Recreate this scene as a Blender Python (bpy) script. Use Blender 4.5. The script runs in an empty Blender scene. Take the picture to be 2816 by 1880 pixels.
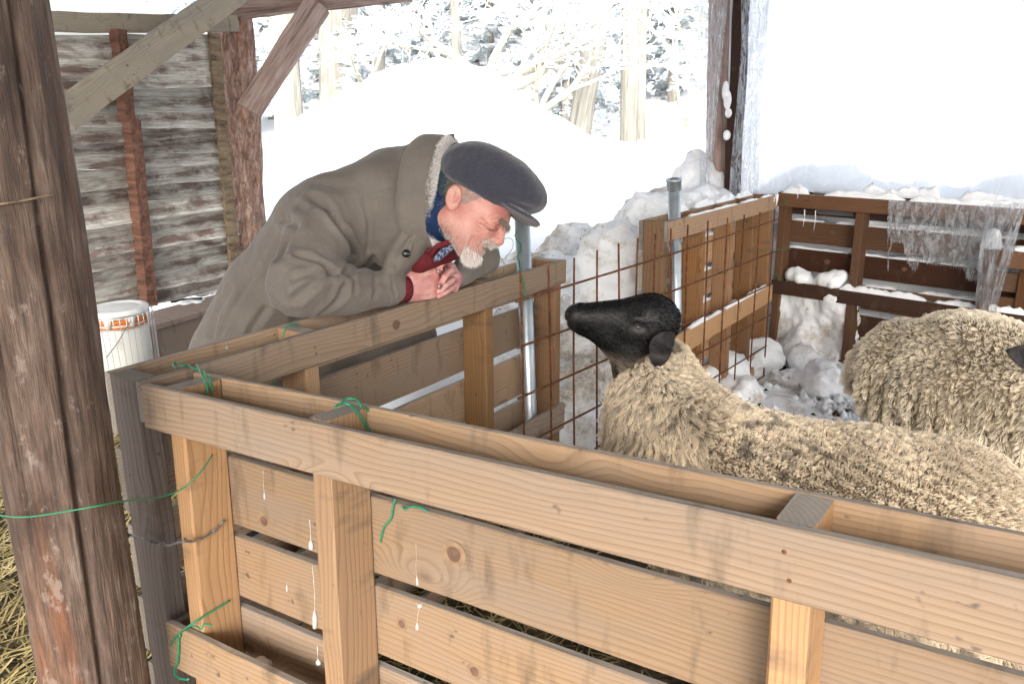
import bpy, bmesh, math, random
import numpy as np
from mathutils import Vector, Matrix, noise
from mathutils.bvhtree import BVHTree

# ---------------------------------------------------------------- camera, world, sun, exposure
SC = bpy.context.scene
COL = SC.collection
PW, PH, FPX = 2816.0, 1880.0, 2200.0
PITCH, ROLL, CZ = math.radians(16.9), math.radians(-1.5), 1.5
_r0 = np.array([1, 0, 0.]); _u0 = np.array([0, math.sin(PITCH), math.cos(PITCH)])
CF = np.array([0, math.cos(PITCH), -math.sin(PITCH)])
CR = _r0 * math.cos(ROLL) + _u0 * math.sin(ROLL)
CU = -_r0 * math.sin(ROLL) + _u0 * math.cos(ROLL)
CC = np.array([0, 0, CZ])
cam = bpy.data.cameras.new('camera')
cam.sensor_width = 36; cam.lens = FPX / PW * 36; cam.clip_start = .05; cam.clip_end = 400
camo = bpy.data.objects.new('camera', cam); COL.objects.link(camo)
camo.matrix_world = Matrix(((CR[0], CU[0], -CF[0], 0), (CR[1], CU[1], -CF[1], 0), (CR[2], CU[2], -CF[2], CZ), (0, 0, 0, 1)))
SC.camera = camo
SUN_EL, SUN_AZ = math.radians(29), math.radians(184)      # low behind the camera (azimuth from +Y, clockwise)
world = bpy.data.worlds.new('World'); SC.world = world; world.use_nodes = True
wn = world.node_tree.nodes; wl = world.node_tree.links
sky = wn.new('ShaderNodeTexSky'); sky.sky_type = 'NISHITA'; sky.sun_disc = False
sky.sun_elevation = SUN_EL; sky.sun_rotation = SUN_AZ; sky.dust_density = 6; sky.air_density = 1.2; sky.ozone_density = 1
hs = wn.new('ShaderNodeHueSaturation'); hs.inputs['Saturation'].default_value = .32
bg = wn['Background']; bg.inputs['Strength'].default_value = .15
wl.new(sky.outputs[0], hs.inputs['Color']); wl.new(hs.outputs[0], bg.inputs['Color'])
sun = bpy.data.lights.new('sun', 'SUN'); sun.energy = .55; sun.angle = math.radians(14); sun.color = (1, .95, .88)
suno = bpy.data.objects.new('sun', sun); COL.objects.link(suno)
_sd = Vector((math.sin(SUN_AZ) * math.cos(SUN_EL), math.cos(SUN_AZ) * math.cos(SUN_EL), math.sin(SUN_EL)))
suno.rotation_euler = _sd.to_track_quat('Z', 'Y').to_euler()
SC.view_settings.view_transform = 'Standard'; SC.view_settings.look = 'None'
SC.view_settings.gamma = 1; SC.view_settings.use_curve_mapping = False
SC.view_settings.exposure = 1.72
SC.cycles.max_bounces = 8; SC.cycles.diffuse_bounces = 4; SC.cycles.transparent_max_bounces = 12

ROOF_Y0 = -2.4  # unseen roof's edge behind the camera, set by how much light it lets in
rnd = random.Random(7)
NR = np.random.RandomState(11)

# ---------------------------------------------------------------- measuring helpers: a direction of sight to a real place
def ray(U, V): return CF + CR * ((U - PW / 2) / FPX) - CU * ((V - PH / 2) / FPX)
def atz(U, V, z): d = ray(U, V); return CC + d * ((z - CZ) / d[2])
def aty(U, V, y): d = ray(U, V); return CC + d * (y / d[1])
def atp(U, V, P, N): d = ray(U, V); return CC + d * (np.dot(np.array(P) - CC, N) / np.dot(d, N))

# ---------------------------------------------------------------- object helpers
def wm(o):
    m = o.matrix_basis.copy()
    while o.parent: o = o.parent; m = o.matrix_basis @ m
    return m
def put(o, parent=None, M=None):
    COL.objects.link(o)
    if M is None: M = Matrix.Identity(4)
    if parent is not None:
        o.parent = parent; M = wm(parent).inverted() @ M
    o.matrix_basis = M
    return o
def tag(o, label=None, cat=None, group=None, kind=None):
    if label: o['label'] = label
    if cat: o['category'] = cat
    if group: o['group'] = group
    if kind: o['kind'] = kind
    return o
def thing(name, loc, label, cat, group=None):
    o = bpy.data.objects.new(name, None); o.empty_display_size = .1
    put(o, None, Matrix.Translation(Vector(loc))); return tag(o, label, cat, group)
def mesh(name, V, F, mats, parent=None, M=None, smooth=True, fm=None, origin=None):
    V = np.asarray(V, float)
    if M is None and origin is None and len(V): 
        origin = V.mean(0) if parent is None else np.array(wm(parent).translation)
    if origin is not None and M is None:
        V = V - np.array(origin); M = Matrix.Translation(Vector(origin))
    me = bpy.data.meshes.new(name)
    me.from_pydata(V.tolist() if len(V) < 200000 else V.tolist(), [], F if isinstance(F, list) else F.tolist())
    if not isinstance(mats, (list, tuple)): mats = [mats]
    for m in mats: me.materials.append(m)
    if smooth: me.polygons.foreach_set('use_smooth', [True] * len(me.polygons))
    if fm is not None: me.polygons.foreach_set('material_index', fm)
    me.update()
    o = bpy.data.objects.new(name, me)
    return put(o, parent, M)
def basis(X, Y, Z, P): return Matrix(((X[0], Y[0], Z[0], P[0]), (X[1], Y[1], Z[1], P[1]), (X[2], Y[2], Z[2], P[2]), (0, 0, 0, 1)))
def unit(v): v = np.asarray(v, float); return v / np.linalg.norm(v)

def prism(lx, ly, lz, ch=.003, seg=4, jit=.0015, r=rnd, edge=1):
    """a sawn board, long axis x, centred; chamfered edges, slightly uneven. material 1 = the two narrow z edges"""
    hy, hz = ly / 2, lz / 2
    sec = [(-hy + ch, -hz), (hy - ch, -hz), (hy, -hz + ch), (hy, hz - ch), (hy - ch, hz), (-hy + ch, hz), (-hy, hz - ch), (-hy, -hz + ch)]
    V = []; F = []; fm = []
    for i in range(seg + 1):
        x = -lx / 2 + lx * i / seg
        oy, oz = (r.uniform(-jit, jit), r.uniform(-jit, jit)) if 0 < i < seg else (0, 0)
        for (y, z) in sec:
            e = 0
            if i in (0, seg): e = r.uniform(-.001, .001)
            V.append((x + e, y + oy, z + oz + r.uniform(-jit, jit) * .3))
    for i in range(seg):
        for k in range(8):
            a = i * 8 + k; b = i * 8 + (k + 1) % 8
            F.append([a, b, b + 8, a + 8]); fm.append(edge if k in (0, 4) else 0)
    F.append(list(range(7, -1, -1))); fm.append(1); F.append([seg * 8 + k for k in range(8)]); fm.append(1)
    return V, F, fm
def board(name, fr, a, b, c, mats, parent, ch=.003, seg=4, jit=.0015, edge=1):
    """box given by ranges in a frame (O,X,Y,Z); local x runs along its longest side, local z along the board's width"""
    O, X, Y, Z = fr
    ax = [(a[1] - a[0], X), (b[1] - b[0], Y), (c[1] - c[0], Z)]
    P = O + X * (a[0] + a[1]) / 2 + Y * (b[0] + b[1]) / 2 + Z * (c[0] + c[1]) / 2
    ax.sort(key=lambda t: -t[0])
    lx, ex = ax[0]; lz, ez = ax[1]; ly, ey = ax[2]
    if np.dot(np.cross(ex, ey), ez) < 0: ey = -ey
    V, F, fm = prism(lx, ly, lz, ch, seg, jit, rnd, edge)
    return mesh(name, V, F, mats, parent, basis(ex, ey, ez, P), smooth=False, fm=fm)
def frame(O, yaw, tilt, lean):
    X = np.array([math.cos(yaw) * math.cos(tilt), math.sin(yaw) * math.cos(tilt), math.sin(tilt)])
    Z = np.array([0, 0, 1.]); Y = unit(np.cross(Z, X)); Z = np.cross(X, Y)
    Y2 = Y * math.cos(lean) + Z * math.sin(lean); return (np.array(O, float), X, Y2, np.cross(X, Y2))
def tube(P, R, n=6, closed=False, caps=True):
    P = np.asarray(P, float); m = len(P)
    if np.isscalar(R): R = [R] * m
    T = np.gradient(P, axis=0); T /= np.linalg.norm(T, axis=1)[:, None] + 1e-12
    up = np.array([0, 0, 1.]) if abs(T[0][2]) < .9 else np.array([1., 0, 0])
    V = []; N = unit(np.cross(T[0], up))
    for i in range(m):
        N = N - T[i] * np.dot(N, T[i]); N = unit(N); B = np.cross(T[i], N)
        for k in range(n):
            t = 2 * math.pi * k / n; V.append(P[i] + (N * math.cos(t) + B * math.sin(t)) * R[i])
    F = [[i * n + k, i * n + (k + 1) % n, (i + 1) * n + (k + 1) % n, (i + 1) * n + k] for i in range(m - 1) for k in range(n)]
    if caps: F.append(list(range(n - 1, -1, -1))); F.append([(m - 1) * n + k for k in range(n)])
    return V, F
def smoothline(P, k=6):
    P = [np.asarray(p, float) for p in P]; out = []
    for i in range(len(P) - 1):
        p0 = P[max(i - 1, 0)]; p1 = P[i]; p2 = P[i + 1]; p3 = P[min(i + 2, len(P) - 1)]
        for j in range(k):
            t = j / k
            out.append(.5 * ((2 * p1) + (-p0 + p2) * t + (2 * p0 - 5 * p1 + 4 * p2 - p3) * t * t + (-p0 + 3 * p1 - 3 * p2 + p3) * t ** 3))
    out.append(P[-1]); return np.array(out)
def join(parts):
    V = []; F = []; n = 0
    for v, f in parts:
        V.extend([tuple(p) for p in v]); F.extend([[i + n for i in q] for q in f]); n += len(v)
    return V, F
def fbm(p, o=4, s=1.): return noise.fractal(Vector(p) * s, 1.0, 2.0, o)

# ---------------------------------------------------------------- implicit surfaces, meshed with surface nets (bodies, snow heaps)
def smin(a, b, k): h = np.clip(.5 + .5 * (b - a) / k, 0, 1); return b * (1 - h) + a * h - k * h * (1 - h)
def smax(a, b, k): return -smin(-a, -b, k)
def s_cap(P, a, b, r1, r2):
    a = np.asarray(a, float); b = np.asarray(b, float); ba = b - a; pa = P - a
    h = np.clip((pa @ ba) / (ba @ ba), 0, 1); return np.linalg.norm(pa - h[:, None] * ba, axis=1) - (r1 + (r2 - r1) * h)
def s_ell(P, c, r, Rm=None):
    q = P - np.asarray(c, float)
    if Rm is not None: q = q @ np.asarray(Rm).T      # rows of Rm are the ellipsoid's axes
    r = np.asarray(r, float); k0 = np.linalg.norm(q / r, axis=1); k1 = np.linalg.norm(q / (r * r), axis=1)
    return k0 * (k0 - 1) / (k1 + 1e-9)
def s_poly(P, pts, rad, k=.0):
    d = None
    for i in range(len(pts) - 1):
        e = s_cap(P, pts[i], pts[i + 1], rad[i], rad[i + 1]); d = e if d is None else (np.minimum(d, e) if k == 0 else smin(d, e, k))
    return d
def nets(fn, lo, hi, h):
    lo = np.array(lo, float); n = np.ceil((np.array(hi) - lo) / h).astype(int) + 1
    g = [lo[i] + np.arange(n[i]) * h for i in range(3)]
    G = np.stack(np.meshgrid(*g, indexing='ij'), -1).reshape(-1, 3)
    D = np.empty(len(G))
    for s in range(0, len(G), 400000): D[s:s + 400000] = fn(G[s:s + 400000])
    D = D.reshape(n); S = D < 0
    c = (n - 1); cnt = np.zeros(c); acc = np.zeros(tuple(c) + (3,))
    corners = [(i, j, k) for i in (0, 1) for j in (0, 1) for k in (0, 1)]
    def sub(A, o): return A[o[0]:o[0] + c[0], o[1]:o[1] + c[1], o[2]:o[2] + c[2]]
    for a in corners:
        for ax in range(3):
            if a[ax]: continue
            b = list(a); b[ax] = 1
            da, db = sub(D, a), sub(D, b); m = (da < 0) != (db < 0)
            t = np.where(m, da / np.where(m, da - db, 1), 0)
            cnt += m
            for k in range(3): acc[..., k] += m * (a[k] + (t if k == ax else 0))
    act = cnt > 0; idx = -np.ones(c, int); idx[act] = np.arange(act.sum())
    cell = np.stack(np.nonzero(act), -1)
    V = lo + (cell + acc[act] / cnt[act][:, None]) * h
    F = []
    for ax in range(3):
        o1, o2 = (ax + 1) % 3, (ax + 2) % 3
        sl0 = [slice(None)] * 3; sl1 = [slice(None)] * 3
        sl0[ax] = slice(0, -1); sl1[ax] = slice(1, None)
        m = S[tuple(sl0)] != S[tuple(sl1)]; inn = S[tuple(sl0)]
        p = np.stack(np.nonzero(m), -1); keep = (p[:, o1] > 0) & (p[:, o2] > 0) & (p[:, o1] < c[o1]) & (p[:, o2] < c[o2]); p = p[keep]
        e1 = np.zeros(3, int); e1[o1] = 1; e2 = np.zeros(3, int); e2[o2] = 1
        q = [idx[tuple((p - e).T)] for e in (e1 + e2, e2, 0 * e1, e1)]
        q = np.stack(q, -1); fl = ~inn[tuple(p.T)]; q[fl] = q[fl][:, ::-1]; F.append(q)
    F = np.concatenate(F); F = F[(F >= 0).all(1)]
    return V, F
def vnormals(V, F):
    a, b, c, d = (V[F[:, i]] for i in range(4)); N = np.cross(c - a, d - b); out = np.zeros_like(V)
    for i in range(4): np.add.at(out, F[:, i], N)
    return out / (np.linalg.norm(out, axis=1)[:, None] + 1e-12)
def relax(V, F, it=2):
    E = np.concatenate([F[:, [i, (i + 1) % 4]] for i in range(4)])
    for _ in range(it):
        s = np.zeros_like(V); n = np.zeros(len(V)); np.add.at(s, E[:, 0], V[E[:, 1]]); np.add.at(n, E[:, 0], 1)
        V = V * .5 + .5 * s / np.maximum(n, 1)[:, None]
    return V

def subdiv(V, F):
    n = len(V); E = np.sort(np.concatenate([F[:, [i, (i + 1) % 4]] for i in range(4)]), 1); U, inv = np.unique(E, axis=0, return_inverse=True); inv = inv.reshape(-1); m = len(F)
    EV = (V[U[:, 0]] + V[U[:, 1]]) / 2; CV = V[F].mean(1); e = [n + inv[i * m:(i + 1) * m] for i in range(4)]; c = n + len(U) + np.arange(m)
    Q = [np.stack([F[:, i], e[i], c, e[(i + 3) % 4]], 1) for i in range(4)]; return relax(np.concatenate([V, EV, CV]), np.concatenate(Q), 1), np.concatenate(Q)
# ---------------------------------------------------------------- materials
class NB:
    def __init__(s, name):
        s.m = bpy.data.materials.new(name); s.m.use_nodes = True; s.t = s.m.node_tree; s.b = s.t.nodes['Principled BSDF']; s.out = s.t.nodes['Material Output']
        s.b.inputs['Roughness'].default_value = .8; s.b.inputs['Specular IOR Level'].default_value = .25
    def n(s, typ, **kw):
        nd = s.t.nodes.new('ShaderNode' + typ)
        for k, v in kw.items():
            if k.startswith('i_'):
                key = k[2:].replace('_', ' '); s.set(nd, key, v)
            else: setattr(nd, k, v)
        return nd
    def set(s, nd, key, v):
        sock = nd.inputs[int(key)] if str(key).isdigit() else nd.inputs[key]
        if isinstance(v, bpy.types.NodeSocket): s.t.links.new(v, sock)
        else: sock.default_value = v
    def math(s, op, a, b=None, clamp=False):
        nd = s.n('Math', operation=op, use_clamp=clamp); s.set(nd, 0, a)
        if b is not None: s.set(nd, 1, b)
        return nd.outputs[0]
    def mix(s, f, a, b, blend='MIX'):
        nd = s.n('Mix', data_type='RGBA', blend_type=blend); s.set(nd, 0, f)
        for k, v in ((6, a), (7, b)):
            if isinstance(v, tuple) and len(v) == 3: v = v + (1,)
            s.set(nd, k, v)
        return nd.outputs[2]
    def ramp(s, f, stops, interp='LINEAR'):
        nd = s.n('ValToRGB'); s.set(nd, 0, f); cr = nd.color_ramp; cr.interpolation = interp
        while len(cr.elements) < len(stops): cr.elements.new(.5)
        for e, (p, c) in zip(cr.elements, stops):
            e.position = p; e.color = (c, c, c, 1) if np.isscalar(c) else tuple(c) + (1,)
        return nd.outputs[0]
    def noise(s, vec, scale, detail=4, rough=.55, dist=0, dim='3D'):
        nd = s.n('TexNoise'); s.set(nd, 'Vector', vec); nd.inputs['Scale'].default_value = scale; nd.inputs['Detail'].default_value = detail
        nd.inputs['Roughness'].default_value = rough; nd.inputs['Distortion'].default_value = dist; return nd.outputs['Fac']
    def coords(s, scale=(1, 1, 1), kind='Object', rand=True):
        tc = s.n('TexCoord').outputs[kind]
        if rand:
            r = s.n('ObjectInfo').outputs['Random']; k = s.math('MULTIPLY', r, 37.0)
            va = s.n('VectorMath', operation='ADD'); s.set(va, 0, tc); s.t.links.new(k, va.inputs[1]); tc = va.outputs[0]
        mp = s.n('Mapping'); mp.inputs['Scale'].default_value = scale; s.set(mp, 'Vector', tc); return mp.outputs[0]
    def bump(s, h, strength=.3, dist=.01):
        nd = s.n('Bump'); nd.inputs['Strength'].default_value = strength; nd.inputs['Distance'].default_value = dist; s.set(nd, 'Height', h)
        s.t.links.new(nd.outputs[0], s.b.inputs['Normal']); return nd
    def col(s, c, rough=None, spec=None, metal=None):
        if isinstance(c, tuple): s.b.inputs['Base Color'].default_value = c + (1,) if len(c) == 3 else c
        else: s.t.links.new(c, s.b.inputs['Base Color'])
        if rough is not None: s.b.inputs['Roughness'].default_value = rough
        if spec is not None: s.b.inputs['Specular IOR Level'].default_value = spec
        if metal is not None: s.b.inputs['Metallic'].default_value = metal
        return s.m

def wood(name, light, dark, grey=.35, greyc=(.22, .19, .165), knots=True, vary=.25, ring=34, dirt=(.10, .075, .055), dirtamt=.7):
    b = NB(name)
    tc = b.n('TexCoord').outputs['Object']; rn = b.n('ObjectInfo').outputs['Random']
    off = b.n('CombineXYZ'); b.set(off, 0, b.math('MULTIPLY', rn, 61.0)); b.set(off, 1, b.math('MULTIPLY', b.math('FRACT', b.math('MULTIPLY', rn, 17.3)), .09)); b.set(off, 2, b.math('MULTIPLY', b.math('FRACT', b.math('MULTIPLY', rn, 7.7)), .12))
    va = b.n('VectorMath', operation='ADD'); b.set(va, 0, tc); b.set(va, 1, off.outputs[0]); P = va.outputs[0]
    # slow wander of the growth rings
    m1 = b.n('Mapping'); m1.inputs['Scale'].default_value = (2.2, 7, 7); b.set(m1, 'Vector', P)
    nz = b.n('TexNoise'); b.set(nz, 'Vector', m1.outputs[0]); nz.inputs['Scale'].default_value = 1; nz.inputs['Detail'].default_value = 2
    sc = b.n('VectorMath', operation='SCALE'); b.set(sc, 0, nz.outputs['Color']); sc.inputs['Scale'].default_value = .055
    ad = b.n('VectorMath', operation='ADD'); b.set(ad, 0, P); b.set(ad, 1, sc.outputs[0])
    kn = None
    vec = ad.outputs[0]
    if knots:
        m2 = b.n('Mapping'); m2.inputs['Scale'].default_value = (2.3, 5.5, 5.5); b.set(m2, 'Vector', P)
        vo = b.n('TexVoronoi'); b.set(vo, 'Vector', m2.outputs[0]); vo.inputs['Scale'].default_value = 1
        kd = vo.outputs['Distance']
        kw = b.ramp(kd, [(0, 1), (.35, 0)], 'EASE')
        k3 = b.n('CombineXYZ'); b.set(k3, 1, b.math('MULTIPLY', kw, .05)); b.set(k3, 2, b.math('MULTIPLY', kw, .05))
        a3 = b.n('VectorMath', operation='ADD'); b.set(a3, 0, vec); b.set(a3, 1, k3.outputs[0]); vec = a3.outputs[0]
        kn = b.ramp(kd, [(.05, 1), (.085, 0)])
    m3 = b.n('Mapping'); m3.inputs['Scale'].default_value = (.10, 1, 1); b.set(m3, 'Vector', vec)
    wv = b.n('TexWave', wave_type='RINGS', rings_direction='X', wave_profile='SAW'); b.set(wv, 'Vector', m3.outputs[0])
    wv.inputs['Scale'].default_value = ring; wv.inputs['Distortion'].default_value = .8; wv.inputs['Detail'].default_value = 2; wv.inputs['Detail Scale'].default_value = 1.5
    g = b.ramp(wv.outputs['Fac'], [(0, 0), (.55, .25), (.9, 1), (1, .2)])
    m4 = b.n('Mapping'); m4.inputs['Scale'].default_value = (6, 260, 260); b.set(m4, 'Vector', P); fine = b.noise(m4.outputs[0], 1, 3, .6)
    c = b.mix(b.math('MULTIPLY', g, .8), light, dark)
    c = b.mix(b.math('MULTIPLY', b.ramp(fine, [(.35, 0), (.7, 1)]), .35), c, dark)
    if kn is not None: c = b.mix(b.math('MULTIPLY', kn, .85), c, (.10, .05, .028))
    # weathering, handling dirt and dark cross stains
    m5 = b.n('Mapping'); m5.inputs['Scale'].default_value = (3, 9, 9); b.set(m5, 'Vector', P)
    w = b.noise(m5.outputs[0], 1, 5, .65); c = b.mix(b.math('MULTIPLY', b.ramp(w, [(.42, 0), (.68, 1)]), grey), c, greyc)
    m6 = b.n('Mapping'); m6.inputs['Scale'].default_value = (11, 3.2, 3.2); b.set(m6, 'Vector', P)
    d = b.noise(m6.outputs[0], 1.6, 4, .6); c = b.mix(b.math('MULTIPLY', b.ramp(d, [(.56, 0), (.74, 1)]), dirtamt), c, dirt)
    m7 = b.n('Mapping'); m7.inputs['Scale'].default_value = (30, 45, 45); b.set(m7, 'Vector', P)
    sp = b.noise(m7.outputs[0], 1, 2, .5); c = b.mix(b.math('MULTIPLY', b.ramp(sp, [(.70, 0), (.76, 1)]), .7), c, (.06, .05, .045))
    hv = b.n('HueSaturation'); b.set(hv, 'Color', c); b.set(hv, 'Value', b.math('ADD', b.math('MULTIPLY', rn, vary * 2), 1 - vary))
    b.set(hv, 'Saturation', b.math('ADD', b.math('MULTIPLY', b.math('FRACT', b.math('MULTIPLY', rn, 23.1)), .25), .88))
    b.bump(b.math('ADD', b.math('MULTIPLY', fine, .6), b.math('MULTIPLY', g, .4)), .35, .0025)
    return b.col(hv.outputs[0], .72, .2)

M_PINE = wood('pine_board', (.300, .212, .142), (.198, .130, .080), grey=.42)
M_PINE_L = wood('pine_board_pale', (.37, .27, .19), (.24, .165, .11), grey=.45, greyc=(.30, .24, .20))
M_ORANGE = wood('pine_stringer', (.35, .215, .115), (.23, .125, .060), grey=.15, knots=False)
M_EDGE = wood('weathered_edge', (.34, .30, .26), (.23, .20, .17), grey=.5, knots=False)
M_GREYW = wood('grey_weathered_board', (.20, .165, .15), (.10, .08, .073), grey=.4, greyc=(.17, .155, .15), ring=26)
M_MID = wood('brown_pine', (.27, .155, .080), (.15, .075, .036), grey=.15)
M_MIDL = wood('bright_pine', (.46, .30, .18), (.30, .175, .095), grey=.1)
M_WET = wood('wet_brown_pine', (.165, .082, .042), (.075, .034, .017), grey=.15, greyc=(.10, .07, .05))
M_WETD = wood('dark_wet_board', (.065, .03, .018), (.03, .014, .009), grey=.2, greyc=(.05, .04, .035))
M_BENCH = wood('old_bench_board', (.33, .26, .21), (.22, .16, .125), grey=.5, greyc=(.24, .21, .19), knots=False)
M_BRACE = wood('pale_brace_board', (.44, .385, .30), (.31, .26, .20), grey=.5, greyc=(.25, .235, .21))

def planks():
    b = NB('shed_plank'); P = b.coords((1, 1, 1))
    def mp(s): m = b.n('Mapping'); m.inputs['Scale'].default_value = s; b.set(m, 'Vector', P); return m.outputs[0]
    base = b.ramp(b.noise(mp((5, 60, 60)), 1, 3), [(.3, (.44, .42, .37)), (.7, (.74, .73, .68))])
    gr = b.noise(mp((6, 190, 190)), 1, 4, .65); base = b.mix(b.math('MULTIPLY', b.ramp(gr, [(.47, 0), (.58, 1)]), .5), base, (.17, .14, .12))
    so = b.n('SeparateXYZ'); b.set(so, 0, b.n('TexCoord').outputs['Object']); zz = b.math('SUBTRACT', 1.0, b.math('MULTIPLY', b.math('ABSOLUTE', b.math('ADD', so.outputs[2], .008)), 24.0))
    st = b.math('ADD', b.math('MULTIPLY', b.noise(mp((4.5, 10, 10)), 1, 6, .68, .3), 1.0), b.math('MULTIPLY', zz, .16)); m = b.math('MULTIPLY', b.ramp(st, [(.50, 0), (.70, 1)]), .85)
    c = b.mix(m, base, b.ramp(b.noise(mp((8, 70, 70)), 1, 3), [(.3, (.05, .024, .02)), (.7, (.20, .11, .085))]))
    ed = b.ramp(b.noise(mp((1.2, 30, 30)), 1.3, 3), [(.6, 0), (.72, 1)]); c = b.mix(b.math('MULTIPLY', ed, .5), c, (.30, .33, .27))
    hv = b.n('HueSaturation'); b.set(hv, 'Color', c); b.set(hv, 'Value', b.math('ADD', b.math('MULTIPLY', b.math('FRACT', b.math('MULTIPLY', b.n('ObjectInfo').outputs['Random'], 13.7)), .75), .62)); c = hv.outputs[0]
    b.bump(gr, .5, .004); return b.col(c, .8)
M_PLANK = planks()
def bark(name, c1, c2, c3, vs=(14, 14, 2.2), crack=.5, rand=True, flakes=False):
    b = NB(name); P = b.coords(vs, rand=rand)
    n1 = b.noise(P, 1.2, 6, .65, .5); n2 = b.noise(b.coords(tuple(v * 3 for v in vs), rand=rand), 1.4, 4, .6)
    c = b.ramp(n1, [(.3, c1), (.5, c2), (.72, c3)]); c = b.mix(b.math('MULTIPLY', b.ramp(n2, [(.5, 0), (.72, 1)]), crack), c, c1)
    if flakes:
        wq = b.n('TexNoise'); b.set(wq, 'Vector', b.coords((30, 30, 16), rand=rand)); wq.inputs['Scale'].default_value = 1; wq.inputs['Detail'].default_value = 4; fq = b.n('VectorMath', operation='MULTIPLY_ADD'); b.set(fq, 0, wq.outputs['Color']); fq.inputs[1].default_value = (1.5, 1.5, 1.5); b.set(fq, 2, b.coords((30, 30, 9), rand=rand)); FL = fq.outputs[0]
        vo = b.n('TexVoronoi', feature='DISTANCE_TO_EDGE'); b.set(vo, 'Vector', FL); vo.inputs['Scale'].default_value = 1; vo.inputs['Randomness'].default_value = 1
        e = b.ramp(vo.outputs['Distance'], [(.0, 1), (.09, 0)]); c = b.mix(b.math('MULTIPLY', e, .5), c, (.12, .07, .055)); n1 = b.math('SUBTRACT', n1, b.math('MULTIPLY', e, .5))
        o = b.ramp(b.noise(b.coords((9, 9, 4), rand=rand), 1.2, 4), [(.60, 0), (.66, 1)]); c = b.mix(b.math('MULTIPLY', o, .55), c, (.42, .20, .11))
    b.bump(b.math('ADD', n1, b.math('MULTIPLY', n2, .5)), .8, .012); return b.col(c, .85)
def bigpost():
    b = NB('old_log'); 
    def mp(s): return b.coords(s, rand=False)
    n1 = b.noise(mp((8, 8, 1.8)), 1.3, 6, .65, 1.0)
    c = b.ramp(n1, [(.28, (.028, .018, .013)), (.43, (.095, .060, .045)), (.58, (.165, .115, .088)), (.75, (.27, .22, .19))])
    o = b.ramp(b.noise(mp((9, 9, .7)), 1.1, 3), [(.56, 0), (.66, 1)]); c = b.mix(b.math('MULTIPLY', o, .6), c, (.20, .075, .03))
    gr = b.noise(mp((60, 60, 9)), 1, 5, .7); c = b.mix(b.math('MULTIPLY', b.ramp(gr, [(.45, 0), (.66, 1)]), .5), c, (.05, .036, .03))
    w = b.ramp(b.noise(mp((5, 5, 3.5)), 1.5, 5), [(.62, 0), (.75, 1)]); c = b.mix(b.math('MULTIPLY', w, .5), c, (.36, .32, .30))
    g2 = b.noise(mp((170, 170, 9)), 1, 4, .7); c = b.mix(b.math('MULTIPLY', b.ramp(g2, [(.46, 0), (.58, 1)]), .5), c, (.03, .021, .018))
    sc_ = b.noise(mp((22, 22, 12)), 1.2, 5, .7); c = b.mix(b.math('MULTIPLY', b.ramp(sc_, [(.60, 0), (.66, 1)]), .55), c, (.27, .215, .185))
    b.bump(b.math('ADD', gr, g2), .8, .006); return b.col(c, .7, .3)
M_BIG = bigpost()
M_LOG = bark('peeling_pine_bark', (.13, .075, .06), (.36, .23, .18), (.58, .46, .41), (22, 22, 7), .6, flakes=True)
M_LOG2 = bark('bare_log', (.11, .075, .065), (.36, .26, .225), (.50, .41, .37), (22, 22, 2), .5)
M_SLAB = bark('lichen_slab_wood', (.05, .04, .03), (.23, .17, .11), (.33, .26, .17), (24, 24, 5), .6)
M_STUD = bark('reddish_stud', (.06, .03, .022), (.17, .085, .06), (.30, .16, .11), (20, 20, 2), .5)
M_CEDAR = bark('cedar_bark', (.17, .16, .14), (.30, .29, .25), (.44, .43, .39), (16, 16, .9), .6)
M_BRANCH = bark('branch_bark', (.22, .21, .16), (.36, .35, .28), (.50, .49, .42), (16, 16, 6), .4)

def plain(name, c, rough=.6, spec=.3, metal=0, nscale=0, nc=None, nb=0, amt=(.4, .65)):
    b = NB(name)
    if nscale:
        n = b.noise(b.coords((1, 1, 1)), nscale, 4); cc = b.mix(b.ramp(n, [(amt[0], 0), (amt[1], 1)]), c, nc)
        if nb: b.bump(n, .5, nb)
        return b.col(cc, rough, spec, metal)
    return b.col(c, rough, spec, metal)
M_GALV = plain('galvanised_steel', (.36, .42, .47), .38, .5, .75, 14, (.55, .60, .64), 0, (.3, .7))
M_RUST = plain('rusty_rod', (.085, .034, .018), .8, .3, .2, 40, (.20, .08, .035), .001)
M_GWIRE = plain('green_coated_wire', (.012, .20, .095), .4, .5)
M_SWIRE = plain('grey_steel_wire', (.22, .22, .23), .4, .5, .7)
M_BUCKET = plain('white_plastic', (.72, .73, .71), .4, .4, 0, 9, (.52, .52, .49), 0, (.55, .8))
M_ORNG = plain('orange_plastic', (.55, .17, .04), .5)
M_CHROME = plain('bright_wire', (.55, .55, .55), .3, .5, .9)
M_DROP = plain('dried_white_dropping', (.42, .40, .37), .7)
M_BLACK = plain('black_handle', (.02, .02, .022), .5)
def snowm(name, dirty=0., c=(.88, .90, .93)):
    b = NB(name); P = b.coords((1, 1, 1), rand=False); n = b.noise(P, 9, 6, .6); n2 = b.noise(P, 60, 3, .6); cc = c
    if dirty:
        m = b.ramp(b.noise(P, 3.4, 6, .7, .3), [(.56 - dirty * .12, 0), (.70 - dirty * .1, 1)]); cc = b.mix(b.math('MULTIPLY', m, .75), c, b.ramp(n2, [(.35, (.15, .105, .06)), (.65, (.55, .46, .33))]))
        sp = b.ramp(b.noise(P, 26, 3, .5), [(.70, 0), (.74, 1)]); cc = b.mix(b.math('MULTIPLY', sp, .9), cc, (.06, .045, .03))
    b.bump(b.math('ADD', n, b.math('MULTIPLY', n2, .3)), .45, .03); return b.col(cc, .6, .3)
M_SNOW = snowm('snow'); M_SNOWD = snowm('dirty_snow', .55); M_SNOWD2 = snowm('soiled_snow', 1.0)
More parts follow.
